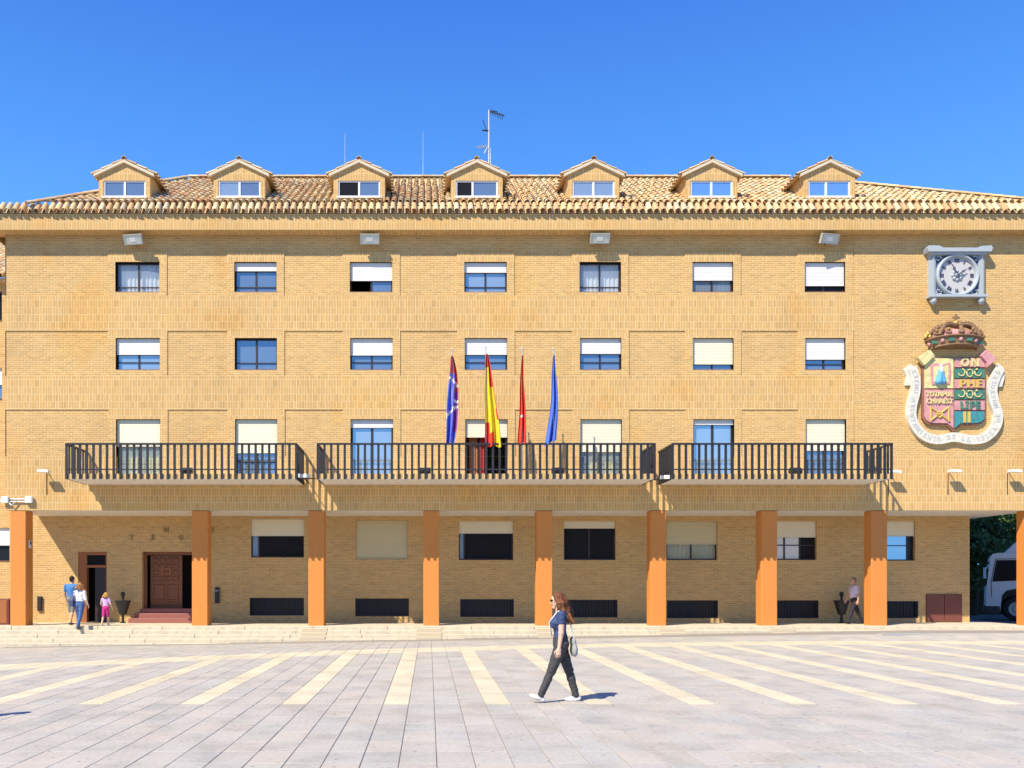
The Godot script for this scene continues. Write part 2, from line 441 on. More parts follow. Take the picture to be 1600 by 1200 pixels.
# a figure 1.7 m tall at scale 1, facing +z, its left at +x; angles in degrees
func figure(o: Dictionary, cell: float) -> Dictionary:
	var acc := new_acc()
	var sk: Color = o.skin; var top: Color = o.top; var bot: Color = o.bottom; var shoe: Color = o.shoe
	var female: bool = o.get("female", false)
	var lean: float = o.get("lean", 0.02)
	var P := []
	var low := 1e6
	var legs := []
	for s in [1, -1]:
		var L: Array = o.left_leg if s == 1 else o.right_leg      # thigh forward, knee bend, foot pitch
		var hip := Vector3(0.085 * s, 0.92, 0)
		var th := deg_to_rad(L[0]); var sh := deg_to_rad(L[0] - L[1]); var ft := deg_to_rad(L[2])
		var knee := hip + Vector3(0, -cos(th), sin(th)) * 0.43
		var ank := knee + Vector3(0, -cos(sh), sin(sh)) * 0.41
		var heel := ank + Vector3(0, -cos(ft) * 0.055 - sin(ft) * 0.05, -cos(ft) * 0.05 + sin(ft) * 0.05)
		var toe := heel + Vector3(0.012 * s, sin(ft), cos(ft)) * 0.2
		low = minf(low, minf(heel.y, toe.y) - 0.032)
		legs.append([hip, knee, ank, heel, toe])
	for g in legs:
		var fat := 0.012
		P.append(cap(g[0], g[1], (0.1 if female else 0.088) + fat * 0.5, 0.06 + fat, bot, 0.03))
		if o.get("shorts", false):
			var m: Vector3 = g[1]
			P.append(cap(m, g[1].lerp(g[2], 0.35), 0.052, 0.054, sk, 0.02))
			P.append(cap(g[1].lerp(g[2], 0.35), g[2], 0.054, 0.036, sk, 0.02))
		else:
			P.append(cap(g[1], g[1].lerp(g[2], 0.35), 0.056 + fat * 0.6, 0.056 + fat * 0.6, bot, 0.02))
			P.append(cap(g[1].lerp(g[2], 0.35), g[2] + Vector3(0, 0.01, 0), 0.057 + fat * 0.5, o.get("cuff", 0.05), bot, 0.02))
		P.append(cap(g[3], g[3].lerp(g[4], 0.55), 0.034, 0.036, shoe, 0.02))
		P.append(cap(g[3].lerp(g[4], 0.55), g[4], 0.036, 0.026, shoe, 0.02))
		P.append(cap(g[2], g[3].lerp(g[4], 0.3), 0.036, 0.034, shoe if not o.get("shorts", false) else sk, 0.02))
	var hipw := 1.32 if female else 1.22
	P.append(cap(Vector3(0, 0.93, -0.01), Vector3(0, 0.99, 0), 0.118, 0.112, bot, 0.05, Vector3(hipw, 1, 1.0)))
	P.append(cap(Vector3(0, 1.04, lean * 0.3), Vector3(0, 1.28, lean), 0.105 if female else 0.118, 0.122 if female else 0.135, top, 0.05, Vector3(1.25 * o.get("build", 1.0), 1, 0.86 * o.get("build", 1.0))))
	if female:
		for s in [-1, 1]: P.append(cap(Vector3(0.07 * s, 1.26, 0.08 + lean), Vector3(0.065 * s, 1.24, 0.085 + lean), 0.07, 0.07, top, 0.05))
	if o.get("belly", 0.0) > 0.0: P.append(cap(Vector3(0, 1.06, 0.05), Vector3(0, 1.14, 0.05), 0.11, 0.11, top, 0.06))
	P.append(cap(Vector3(-0.14, 1.385, lean - 0.01), Vector3(0.14, 1.385, lean - 0.01), 0.062, 0.062, top, 0.06))
	P.append(cap(Vector3(0, 1.40, lean), Vector3(0, 1.52, lean + 0.02), 0.054, 0.05, sk, 0.03))
	for s in [1, -1]:
		var A: Array = o.left_arm if s == 1 else o.right_arm      # swing forward, elbow bend, out
		var sp := Vector3(0.18 * s * o.get("build", 1.0), 1.385, lean - 0.01)
		var a0 := deg_to_rad(A[0]); var a1 := deg_to_rad(A[0] + A[1]); var out: float = sin(deg_to_rad(A[2])) * s
		var el := sp + Vector3(out, -cos(a0), sin(a0)).normalized() * 0.28
		var wr := el + Vector3(out * 0.3, -cos(a1), sin(a1)).normalized() * 0.24
		var sl: float = o.get("sleeve", 0.5)
		P.append(cap(sp, sp.lerp(el, minf(sl, 1.0)), 0.062, 0.058, top, 0.03))
		P.append(cap(sp.lerp(el, 0.3), el, 0.05, 0.042, sk if sl < 1.0 else top, 0.01))
		P.append(cap(el, wr, 0.040, 0.027, sk if sl <= 1.0 else top, 0.015))
		var dir := (wr - el).normalized()
		var hb := Basis(Vector3.RIGHT, -atan2(dir.z, -dir.y))
		var H := []
		H.append(cap(Vector3(0, 0.02, 0), Vector3(0, -0.03, 0), 0.027, 0.03, sk, 0.015, Vector3(0.8, 1, 1)))
		H.append(cap(Vector3(0, -0.03, 0), Vector3(0, -0.075, 0), 0.036, 0.04, sk, 0.015, Vector3(0.5, 1, 1)))
		for k in 4:
			var z := 0.031 - 0.0205 * k
			var len_: float = [0.066, 0.078, 0.073, 0.056][k]
			var r0 := Vector3(0, -0.085, z)
			var m0 := r0 + Vector3(-0.008 * s, -len_ * 0.5, 0)
			var t0 := m0 + Vector3(-0.024 * s, -len_ * 0.42, 0)
			H.append(cap(r0, m0, 0.0095, 0.009, sk, 0.004)); H.append(cap(m0, t0, 0.009, 0.0075, sk, 0.004))
		H.append(cap(Vector3(0, -0.03, 0.03), Vector3(-0.012 * s, -0.065, 0.056), 0.013, 0.0105, sk, 0.006))
		H.append(cap(Vector3(-0.012 * s, -0.065, 0.056), Vector3(-0.02 * s, -0.095, 0.058), 0.0105, 0.008, sk, 0.004))
		sdf_add(acc, H, 0.0048, Transform3D(hb, wr))
	var hx := Transform3D(Basis(Vector3.UP, deg_to_rad(o.get("look", 0.0))) * Basis(Vector3.RIGHT, deg_to_rad(o.get("nod", 0.0))), Vector3(0, 1.585, lean + 0.035))
	var F := []
	F.append(cap(Vector3(0, 0.03, -0.012), Vector3(0, 0.03, -0.012), 0.094, 0.094, sk, 0.02, Vector3(0.85, 1.08, 1.04)))
	F.append(cap(Vector3(0, -0.045, 0.03), Vector3(0, -0.085, 0.05), 0.058, 0.034, sk, 0.04))
	F.append(cap(Vector3(0, 0.005, 0.083), Vector3(0, -0.022, 0.1), 0.011, 0.015, sk, 0.012))
	for s in [-1, 1]:
		F.append(cap(Vector3(0.08 * s, -0.005, -0.008), Vector3(0.082 * s, 0.01, -0.014), 0.02, 0.022, sk, 0.008, Vector3(0.5, 1.1, 0.8)))
		F.append(cap(Vector3(0.031 * s, 0.014, 0.079), Vector3(0.031 * s, 0.014, 0.079), 0.011, 0.011, Color(0.05, 0.035, 0.03), 0.004))
		F.append(cap(Vector3(0.02 * s, 0.032, 0.086), Vector3(0.045 * s, 0.03, 0.076), 0.006, 0.005, Color(0.09, 0.05, 0.03), 0.004))
	F.append(cap(Vector3(-0.02, -0.055, 0.08), Vector3(0.02, -0.055, 0.08), 0.008, 0.008, Color(0.4, 0.14, 0.12), 0.006))
	if o.has("short_hair"):
		var hc: Color = o.short_hair
		F.append(cap(Vector3(0, 0.052, -0.03), Vector3(0, 0.052, -0.03), 0.097, 0.097, hc, 0.006, Vector3(0.87, 1.0, 1.0)))
		F.append(cap(Vector3(0, -0.01, -0.062), Vector3(0, -0.04, -0.05), 0.058, 0.045, hc, 0.01, Vector3(1.1, 1, 0.8)))
	sdf_add(acc, F, 0.007, hx)
	var bare := []; var clothed := []
	for q in P:
		if q[4] == sk: bare.append(q)
		else: clothed.append(q)
	sdf_add(acc, clothed, cell, Transform3D.IDENTITY, 0.011)
	sdf_add(acc, bare, minf(cell, 0.014))
	return {"acc": acc, "drop": low, "head": hx}
func person(label: String, group: String, at: Vector3, facing_deg: float, height: float, o: Dictionary, cell := 0.018) -> Node3D:
	var t := thing("person", label, "person", group)
	var f := figure(o, cell)
	var s := height / 1.7
	t.position = at - Vector3(0, f.drop * s, 0)
	t.rotation_degrees.y = facing_deg
	t.scale = Vector3.ONE * s
	put(acc_mesh(f.acc), "body", M["skin_cloth"], t)
	if o.has("long_hair"):
		var acc := new_acc()
		var hc: Color = o.long_hair
		var hx: Transform3D = f.head
		var Q := [cap(Vector3(0, 0.045, -0.028), Vector3(0, 0.045, -0.028), 0.104, 0.104, hc, 0.02, Vector3(0.9, 1.02, 1.0))]
		var r := RandomNumberGenerator.new()
		r.seed = 21
		var n: int = o.get("locks", 16)
		for k in n:
			var a := lerpf(-2.1, 2.1, float(k) / (n - 1))
			var p := Vector3(sin(a) * 0.078, 0.03, -cos(a) * 0.085 - 0.02)
			var len_: float = o.hair_length * r.randf_range(0.8, 1.05)
			for m in 6:
				var q := p + Vector3(r.randf_range(-0.03, 0.03) + sin(a) * 0.006, -len_ / 6.0, r.randf_range(-0.032, 0.026) - 0.008)
				var v := r.randf_range(0.55, 1.5)
				Q.append(cap(p, q, 0.03 * r.randf_range(0.75, 1.1), 0.028 * (1.0 - m * 0.09), Color(hc.r * v, hc.g * v, hc.b * v), 0.008))
				p = q
		sdf_add(acc, Q, 0.009, hx)
		put(acc_mesh(acc), "hair", M["skin_cloth"], t)
		var st := begin()
		for k in 150:
			var a := r.randf_range(-2.2, 2.2)
			var p := Vector3(sin(a) * 0.092, r.randf_range(0.0, 0.09), -cos(a) * 0.1 - 0.03)
			var pts := [hx * p]
			for m in 7:
				p += Vector3(r.randf_range(-0.016, 0.016) + sin(a) * 0.005, -o.hair_length / 7.0 * r.randf_range(0.7, 1.15), r.randf_range(-0.02, 0.014) - 0.006)
				pts.append(hx * p)
			var v := r.randf_range(0.6, 2.0)
			st.set_color(Color(hc.r * v, hc.g * v, hc.b * v))
			tube(st, pts, 0.0055, 0.002, 4)
		var sp := part(st, "hair_strands", M["skin_cloth"], t)
		sp.set_meta("kind", "stuff")
	return t

# ---- windows
func slats(st: SurfaceTool, x0: float, x1: float, y0: float, y1: float, z: float):
	var n := maxi(int((y1 - y0) / 0.05), 2)
	for i in n:
		var a := lerpf(y0, y1, float(i) / n); var b := lerpf(y0, y1, float(i + 1) / n)
		var m := (a + b) / 2
		quad(st, Vector3(x0, a, z - 0.008), Vector3(x1, a, z - 0.008), Vector3(x1, m, z), Vector3(x0, m, z), Vector3.BACK)
		quad(st, Vector3(x0, m, z), Vector3(x1, m, z), Vector3(x1, b, z - 0.008), Vector3(x0, b, z - 0.008), Vector3.BACK)
	box(st, Vector3(x0, y0 - 0.03, z - 0.02), Vector3(x1, y0, z + 0.006))
func drape(st: SurfaceTool, x0: float, x1: float, y0: float, y1: float, z: float):
	var n := maxi(int((x1 - x0) / 0.05), 3)
	for i in n:
		var a := lerpf(x0, x1, float(i) / n); var b := lerpf(x0, x1, float(i + 1) / n)
		var za := z + sin(i * 2.1) * 0.025; var zb := z + sin((i + 1) * 2.1) * 0.025
		quad(st, Vector3(a, y0, za), Vector3(b, y0, zb), Vector3(b, y1, zb), Vector3(a, y1, za), Vector3.BACK)
func window(parent: Node3D, called: String, r: Rect2, z: float, o: Dictionary):
	var w := group_node(called, parent)
	var x0 := r.position.x; var x1 := r.end.x; var y0 := r.position.y; var y1 := r.end.y
	var fr := begin()
	var t: float = o.get("bar", 0.05)
	var zf := z - 0.13
	box(fr, Vector3(x0, y0, zf - 0.05), Vector3(x0 + t, y1, zf)); box(fr, Vector3(x1 - t, y0, zf - 0.05), Vector3(x1, y1, zf))
	box(fr, Vector3(x0 + t, y1 - t, zf - 0.05), Vector3(x1 - t, y1, zf)); box(fr, Vector3(x0 + t, y0, zf - 0.05), Vector3(x1 - t, y0 + t, zf))
	var cuts: Array = o.get("mullions", [0.5])
	var xs := [x0 + t]
	for c in cuts:
		var xm := lerpf(x0, x1, c)
		box(fr, Vector3(xm - t * 0.6, y0 + t, zf - 0.045), Vector3(xm + t * 0.6, y1 - t, zf + 0.005))
		xs.append(xm)
	xs.append(x1 - t)
	if o.get("rail", 0.0) > 0.0:
		var yr := lerpf(y0, y1, o.rail)
		box(fr, Vector3(x0 + t, yr - 0.018, zf - 0.03), Vector3(x1 - t, yr + 0.018, zf + 0.012))
	part(fr, "frame", M[o.get("frame", "bronze_frame")], w)
	for i in xs.size() - 1:
		var g: String = o.get("glass", "clear_glass")
		if o.has("panes"): g = o.panes[i]
		if g == "": continue
		var p := begin()
		box(p, Vector3(xs[i], y0 + t, zf - 0.03), Vector3(xs[i + 1], y1 - t, zf - 0.022))
		part(p, "pane", M[g], w)
	if o.get("blind", 0.0) > 0.0:
		var b := begin()
		slats(b, x0 + 0.005, x1 - 0.005, lerpf(y1, y0, o.blind), y1 - 0.002, z - 0.07)
		part(b, "roller_blind", M[o.get("blind_mat", "blind")], w)
	for c in o.get("curtains", []):      # [from, to, material, foot]
		var d := begin()
		drape(d, lerpf(x0, x1, c[0]), lerpf(x0, x1, c[1]), lerpf(y0, y1, c[3] if c.size() > 3 else 0.0), y1, z - 0.3)
		part(d, "curtain", M[c[2]], w)
	if o.get("sill", true):
		var s := begin()
		box(s, Vector3(x0 + 0.003, y0 - 0.001, z - 0.128), Vector3(x1 - 0.003, y0 + 0.02, z + 0.03))
		part(s, "sill", M["shield_edge"], w)

# ---- paving
var arc_pts := [[-30.0, 24.0], [-14.0, 15.55], [-9.1, 12.7], [-5.6, 10.6], [-1.84, 8.6], [3.45, 6.6], [8.0, 5.6], [12.2, 5.1], [17.8, 5.0], [40.0, 5.0]]
func arc(x: float) -> float:      # near edge of the cream border
	for i in arc_pts.size() - 1:
		if x <= arc_pts[i + 1][0]:
			return lerpf(arc_pts[i][1], arc_pts[i + 1][1], clampf((x - arc_pts[i][0]) / (arc_pts[i + 1][0] - arc_pts[i][0]), 0, 1)) + 0.6
	return 5.6
func ground_y(x: float, z: float) -> float:
	var foot := clampf(lerpf(-0.37, 0.14, (x + 14.6) / 30.6), -0.45, 0.15)
	var a := arc(x) - 1.4
	return foot * smoothstep(0.0, 1.0, clampf((a - z) / maxf(a - 2.0, 0.5), 0.0, 1.0))
func build_ground():
	var xs := [-400.0, -80.0]; var zs := [-300.0, -60.0]
	for i in range(-40, 41): xs.append(float(i))
	for i in range(-20, 41): zs.append(float(i))
	xs.append_array([80.0, 400.0]); zs.append_array([80.0, 400.0])
	var st := begin()
	for i in xs.size() - 1:
		for j in zs.size() - 1:
			var p := []
			for c in [[i, j], [i + 1, j], [i + 1, j + 1], [i, j + 1]]:
				p.append(Vector3(xs[c[0]], ground_y(clampf(xs[c[0]], -40, 40), zs[c[1]]) - 0.012, zs[c[1]]))
			quad(st, p[0], p[1], p[2], p[3], Vector3.UP)
	var g := part(st, "ground", M["joint"], self)
	g.set_meta("kind", "structure")
	var root := structure("plaza")
	var lines := []
	var z := 18.25
	var a := []
	while z < 25.5:
		a.append(z); z += 0.6
	a.reverse()
	lines = a
	lines.append_array([17.53, 16.81])
	z = 16.21
	while z > 1.9:
		lines.append(z); z -= 0.6
	var slabs := []
	for i in range(-62, 72):
		var x0 := -0.672 + i * 0.377; var x1 := x0 + 0.377
		var cream := posmod(i, 4) == 0
		for k in lines.size() - 1:
			var zn: float = lines[k]; var zf: float = lines[k + 1]
			# keep what could be in view, with a margin to both sides
			var mid := (zn + zf) / 2
			var d := DIST - mid
			if x1 < -0.497 * d - 4.0 or x0 > 0.689 * d + 4.0: continue
			var wide := 0.03 if absf(zn - 18.25) < 0.01 or absf(zn - 16.81) < 0.01 else 0.002
			var n0 := zn - wide; var f0 := zf + (0.03 if absf(zf - 18.25) < 0.01 or absf(zf - 16.81) < 0.01 else 0.002)
			var stripe: bool = cream and zn <= 18.26
			# before the border
			var fa := maxf(f0, arc(x0)); var fb := maxf(f0, arc(x1))
			if fa < n0 - 0.02 or fb < n0 - 0.02: slabs.append([x0, x1, n0, n0, minf(fa, n0), minf(fb, n0), stripe])
			var na := minf(n0, arc(x0) - 1.45); var nb := minf(n0, arc(x1) - 1.45)
			if f0 < na - 0.02 or f0 < nb - 0.02: slabs.append([x0, x1, maxf(na, f0), maxf(nb, f0), f0, f0, false])
		var d2 := DIST - arc(x0)
		if x1 > -0.497 * d2 - 4.0 and x0 < 0.689 * d2 + 4.0:
			for k in 2:
				slabs.append([x0, x1, arc(x0) - 0.005 - 0.72 * k, arc(x1) - 0.005 - 0.72 * k, arc(x0) - 0.72 * (k + 1), arc(x1) - 0.72 * (k + 1), true])
	slabs.sort_custom(func(p, q): return p[2] > q[2])
	var rest := begin()
	var shown := 0
	for s in slabs:
		var near: bool = s[2] > 16.0 and s[0] > -0.497 * (DIST - s[2]) - 0.3 and s[1] < 0.689 * (DIST - s[2]) + 0.3 and shown < 298
		var sl := begin() if near else rest
		var v := rng.randf_range(0.95, 1.04)
		var hue := rng.randf()
		var col := Color(0.46 * v, 0.442 * v, 0.395 * v) if hue < 0.6 else (Color(0.48 * v, 0.447 * v, 0.39 * v) if hue < 0.85 else Color(0.442 * v, 0.436 * v, 0.40 * v))
		if s[6]: col = Color(0.64 * v, 0.585 * v, 0.42 * v)
		sl.set_color(col)
		var gap := 0.004
		var lift := rng.randf_range(-0.0015, 0.0015)
		var p := [Vector3(s[0] + gap, 0, s[2]), Vector3(s[1] - gap, 0, s[3]), Vector3(s[1] - gap, 0, s[5]), Vector3(s[0] + gap, 0, s[4])]
		var mid := Vector3.ZERO
		for k in 4:
			p[k].y = ground_y(p[k].x, p[k].z) + lift
			mid += p[k] * 0.25
		var e := []
		for k in 4: e.append(p[k] + Vector3(signf(mid.x - p[k].x), 0, signf(mid.z - p[k].z)) * 0.004 + Vector3(0, 0, 0))
		quad(sl, e[0], e[1], e[2], e[3], Vector3.UP)
		for k in 4:
			var j := (k + 1) % 4
			quad(sl, p[k] - Vector3(0, 0.004, 0), p[j] - Vector3(0, 0.004, 0), e[j], e[k], (p[k] + p[j]) * 0.5 - mid + Vector3.UP * 0.1)
			quad(sl, p[k] - Vector3(0, 0.02, 0), p[j] - Vector3(0, 0.02, 0), p[j] - Vector3(0, 0.004, 0), p[k] - Vector3(0, 0.004, 0), (p[k] + p[j]) * 0.5 - mid)
		if near:
			part(sl, "paving_slab", M["paving"], root)
			shown += 1
	var far := part(rest, "far_paving", M["paving"], root)
	far.set_meta("kind", "stuff")

func build_steps():
	var root := structure("platform")
	var st := begin()
	box(st, Vector3(-30, -0.6, -9.4), Vector3(21.9, 0.27, 0.0))
	part(st, "terrace", M["step_stone"], root)
	for k in 6:
		var x := -30.0
		while x < 22.5:
			var w := rng.randf_range(2.2, 3.6)
			var b := begin()
			var zb := 0.002 if k == 0 else 0.34 + 0.32 * (k - 1)
			var y := 0.27 - 0.13 * k + rng.randf_range(-0.002, 0.002) + (0.003 if k == 0 else 0.0)
			bevel_box(b, Vector3(x + 0.003, -0.75, zb), Vector3(minf(x + w, 22.5) - 0.003, y, 0.34 + 0.32 * k), 0.018)
			part(b, "step_stone", M["step_stone"], root)
			x += w
	# small patches of brick let into the steps in front of the columns
	for u in [490.0, 670.0, 860.0, 1052.0, 1228.0]:
		var b := begin()
		var x := ex(u, 0.9)
		for k in 3: bevel_box(b, Vector3(x - 0.45, -0.5, 0.5 + 0.32 * k), Vector3(x + 0.45, 0.205 - 0.13 * k, 0.665 + 0.32 * k), 0.01)
		part(b, "brick_infill", M["infill"], root)

# ---- the town hall
var WX := [[180.0, 249.0], [366.0, 432.0], [546.5, 613.0], [725.5, 792.0], [905.5, 970.5], [1082.0, 1146.0], [1257.5, 1321.0]]
const XL := -15.2
const XR := 21.9
const SOFFIT := 4.407
const BACK := -2.6
func tint_clean(x: float, y: float) -> Color:
	var v := 1.0 + noise.get_noise_2d(x * 6.0, y * 9.0) * 0.15 + noise.get_noise_2d(x * 60.0 + 300.0, y * 22.0) * 0.10
	var rust := smoothstep(0.25, 0.5, noise.get_noise_2d(x * 14.0 + 900.0, y * 10.0))
	return Color(v, v * (1.0 - 0.08 * rust), v * (1.0 - 0.22 * rust))
func tint_arcade(x: float, y: float) -> Color:      # pale scrubbed and whitewashed patches low on the wall
	var v := 1.0 + noise.get_noise_2d(x * 9.0, y * 14.0) * 0.16
	var patch := smoothstep(0.0, 0.22, noise.get_noise_2d(x * 14.0 + 80.0, y * 30.0) + (0.18 if y < 2.35 else -0.4))
	return Color(v, v, v).lerp(Color(1.14, 1.14, 1.14) * v, patch)
func build_hall():
	var b := thing("town_hall", "long ochre brick town hall with tiled roof, dormers and orange columns", "building")
	# openings of the upper floors
	var rows := [[409.0, 456.5], [528.0, 578.0], [655.0, 748.0]]
	var holes := []
	for r in rows.size():
		for w in WX:
			var d := 0.6 * r
			var y0: float = ey(rows[r][1]) if r < 2 else 5.505
			holes.append(Rect2(ex(w[0] + d), y0, ex(w[1]) - ex(w[0]), ey(rows[r][0]) - y0))
	var top := 14.29
	var st := begin()
	wall(st, XL, ex(1335), SOFFIT, top, -0.03, holes, 0.2, tint_clean)
	part(st, "facade_wall", M["stretcher"], b)
	st = begin()
	wall(st, ex(1335), XR, ey(713), top, 0.0, [], 0.1, tint_clean)
	quad(st, Vector3(ex(1335), ey(713), -0.03), Vector3(ex(1335), top, -0.03), Vector3(ex(1335), top, 0), Vector3(ex(1335), ey(713), 0), Vector3.LEFT)
	part(st, "plain_wall", M["stretcher"], b)
	# soldier bands, proud of the panels
	for v in [[462.0, 517.0, 1335.0], [587.0, 640.0, 1335.0]]:
		st = begin()
		wall(st, XL, ex(v[2]), ey(v[1]), ey(v[0]), 0.0, [], 0.1, tint_clean)
		quad(st, Vector3(XL, ey(v[1]), 0), Vector3(ex(v[2]), ey(v[1]), 0), Vector3(ex(v[2]), ey(v[1]), -0.03), Vector3(XL, ey(v[1]), -0.03), Vector3.DOWN)
		quad(st, Vector3(XL, ey(v[0]), 0), Vector3(ex(v[2]), ey(v[0]), 0), Vector3(ex(v[2]), ey(v[0]), -0.03), Vector3(XL, ey(v[0]), -0.03), Vector3.UP)
		part(st, "soldier_band", M["soldier"], b)
	st = begin()
	var doors := []
	for h in holes: if h.position.y < 5.6: doors.append(h)
	wall(st, XL, ex(1335), SOFFIT, ey(713), 0.0, doors, 0.1, tint_clean)
	wall(st, ex(1335), XR, SOFFIT, ey(713), 0.003, [], 0.1, tint_clean)
	quad(st, Vector3(XL, ey(713), 0), Vector3(ex(1335), ey(713), 0), Vector3(ex(1335), ey(713), -0.03), Vector3(XL, ey(713), -0.03), Vector3.UP)
	part(st, "soldier_band", M["soldier"], b)
	# surrounds of the windows: lintel of upright bricks, jambs, apron
	for h in holes:
		var x0: float = h.position.x - 0.27; var x1: float = h.end.x + 0.27
		var yt: float = h.end.y + (0.37 if h.end.y > 11.0 else (0.25 if h.end.y > 8.5 else 0.345))
		var lin := begin()
		box(lin, Vector3(x0, h.end.y, -0.2), Vector3(x1, yt, -0.002))
		part(lin, "lintel", M["soldier"], b)
		var yb: float = ey(462) if h.end.y > 11.0 else (ey(587) if h.end.y > 8.5 else ey(713))
		for s in [[x0, h.position.x], [h.end.x, x1]]:
			var j := begin()
			box(j, Vector3(s[0], yb, -0.2), Vector3(s[1], h.end.y, -0.003))
			part(j, "jamb", M["stretcher"], b)
		if h.position.y > yb + 0.02:
			var ap := begin()
			box(ap, Vector3(h.position.x, yb, -0.2), Vector3(h.end.x, h.position.y, -0.003))
			part(ap, "apron", M["stretcher"], b)
	# what each window shows
	var W3 := [{"curtains": [[0.05, 0.95, "curtain"]], "rail": 0.2}, {"blind": 0.25, "glass": "blue_glass", "rail": 0.2}, {"blind": 0.57, "panes": ["", "blue_glass"], "rail": 0.0}, {"blind": 0.3, "curtains": [[0.0, 1.0, "curtain"]], "glass": "pale_glass", "rail": 0.2}, {"curtains": [[0.0, 1.0, "curtain"]], "rail": 0.2}, {"blind": 0.56, "curtains": [[0.0, 0.16, "teal_curtain"], [0.7, 1.0, "teal_curtain"]]}, {"blind": 0.74, "glass": "dark_glass"}]
	var W2 := [{"blind": 0.48, "panes": ["pale_glass", "pale_glass"], "rail": 0.26}, {"glass": "blue_glass", "rail": 0.24}, {"blind": 0.5, "glass": "blue_glass", "rail": 0.26}, {"blind": 0.48, "glass": "blue_glass", "rail": 0.26}, {"blind": 0.45, "glass": "blue_glass", "rail": 0.26}, {"blind": 0.78, "blind_mat": "cream_blind", "glass": "blue_glass"}, {"blind": 0.63, "glass": "blue_glass", "rail": 0.2}]
	var W1 := [{"blind": 0.43, "blind_mat": "cream_blind", "curtains": [[0.0, 1.0, "yellow_curtain"]]}, {"blind": 0.54, "blind_mat": "cream_blind", "glass": "blue_glass", "rail": 0.3}, {"blind": 0.12, "glass": "pale_glass"}, {"blind": 0.28, "blind_mat": "cream_blind", "panes": ["", ""], "curtains": [[0.1, 0.3, "orange_wood"], [0.36, 0.46, "red_curtain"]]}, {"blind": 0.52, "blind_mat": "cream_blind", "curtains": [[0.2, 0.9, "yellow_curtain"]]}, {"blind": 0.07, "glass": "pale_glass"}, {"blind": 0.5, "blind_mat": "cream_blind", "glass": "blue_glass"}]
	for i in 7:
		window(b, "window", holes[i], -0.03, W3[i])
		window(b, "window", holes[7 + i], -0.03, W2[i])
		W1[i].sill = false
		W1[i].bar = 0.07
		window(b, "balcony_door", holes[14 + i], -0.03, W1[i])
	# body of the building behind: ends, back, partition, floors
	st = begin()
	quad(st, Vector3(XL, SOFFIT, 0), Vector3(XL, top, 0), Vector3(XL, top, -9.4), Vector3(XL, SOFFIT, -9.4), Vector3.LEFT)
	quad(st, Vector3(XR, SOFFIT, 0), Vector3(XR, top + 0.8, 0), Vector3(XR, top + 0.8, -9.4), Vector3(XR, SOFFIT, -9.4), Vector3.RIGHT)
	quad(st, Vector3(XL, 0.2, -9.4), Vector3(XR, 0.2, -9.4), Vector3(XR, top + 0.8, -9.4), Vector3(XL, top + 0.8, -9.4), Vector3.FORWARD)
	part(st, "outer_wall", M["stretcher"], b)
	st = begin()
	box(st, Vector3(XL + 0.05, SOFFIT + 0.2, -2.9), Vector3(XR - 0.05, top, -2.8))
	for y in [8.1, 10.95]: box(st, Vector3(XL + 0.05, y, -2.8), Vector3(XR - 0.05, y + 0.25, -0.25))
	part(st, "interior", M["interior"], b)
	st = begin()
	box(st, Vector3(XL + 0.004, SOFFIT + 0.002, -9.4), Vector3(XR - 0.004, SOFFIT + 0.15, -0.04))
	quad(st, Vector3(XL + 0.01, SOFFIT - 0.004, BACK), Vector3(XR - 0.01, SOFFIT - 0.004, BACK), Vector3(XR - 0.01, SOFFIT - 0.004, -0.04), Vector3(XL + 0.01, SOFFIT - 0.004, -0.04), Vector3.DOWN)
	quad(st, Vector3(ex(1515, BACK), SOFFIT - 0.004, -9.4), Vector3(XR - 0.01, SOFFIT - 0.004, -9.4), Vector3(XR - 0.01, SOFFIT - 0.004, BACK), Vector3(ex(1515, BACK), SOFFIT - 0.004, BACK), Vector3.DOWN)
	part(st, "arcade_soffit", M["plaster"], b)
	# columns
	for u in [28.0, 312.0, 494.0, 674.0, 851.0, 1029.0, 1202.5, 1374.5, 1617.0]:
		st = begin()
		bevel_box(st, Vector3(ex(u) - 0.285, 0.272, -0.57), Vector3(ex(u) + 0.285, SOFFIT - 0.006, -0.012), 0.02)
		part(st, "column", M["orange_paint"], b)
	# wall at the back of the arcade
	var gx := [[392.0, 475.0, 811.0, 871.0], [556.0, 637.0, 813.0, 874.0], [717.0, 802.0, 814.0, 875.0], [881.0, 962.0, 814.0, 875.0], [1041.0, 1121.0, 814.0, 875.0], [1195.0, 1276.0, 814.0, 875.0], [1350.0, 1430.0, 814.0, 876.0]]
	var vx := [[390.0, 475.0, 934.0, 962.0], [555.0, 639.0, 935.0, 963.0], [719.0, 803.0, 936.0, 964.0], [885.0, 965.0, 937.0, 965.0], [1042.0, 1122.0, 938.0, 966.0], [1198.0, 1279.0, 938.0, 966.0], [1352.0, 1435.0, 939.0, 966.0]]
	var gh := []
	for q in gx + vx: gh.append(Rect2(ex(q[0], BACK), ey(q[3], BACK), ex(q[1], BACK) - ex(q[0], BACK), ey(q[2], BACK) - ey(q[3], BACK)))
	var side_door := Rect2(ex(122, BACK), 0.275, ex(167, BACK) - ex(122, BACK), ey(862, BACK) - 0.275)
	var main_door := Rect2(ex(222, BACK), 0.275, ex(318, BACK) - ex(222, BACK), ey(862, BACK) - 0.275)
	gh.append(side_door); gh.append(main_door)
	st = begin()
	wall(st, XL, ex(1515, BACK), 0.2, SOFFIT, BACK, gh, 0.28, tint_arcade)
	quad(st, Vector3(ex(1515, BACK), 0.2, BACK), Vector3(ex(1515, BACK), SOFFIT, BACK), Vector3(ex(1515, BACK), SOFFIT, -9.4), Vector3(ex(1515, BACK), 0.2, -9.4), Vector3.RIGHT)
	part(st, "arcade_wall", M["stretcher"], b)
	st = begin()
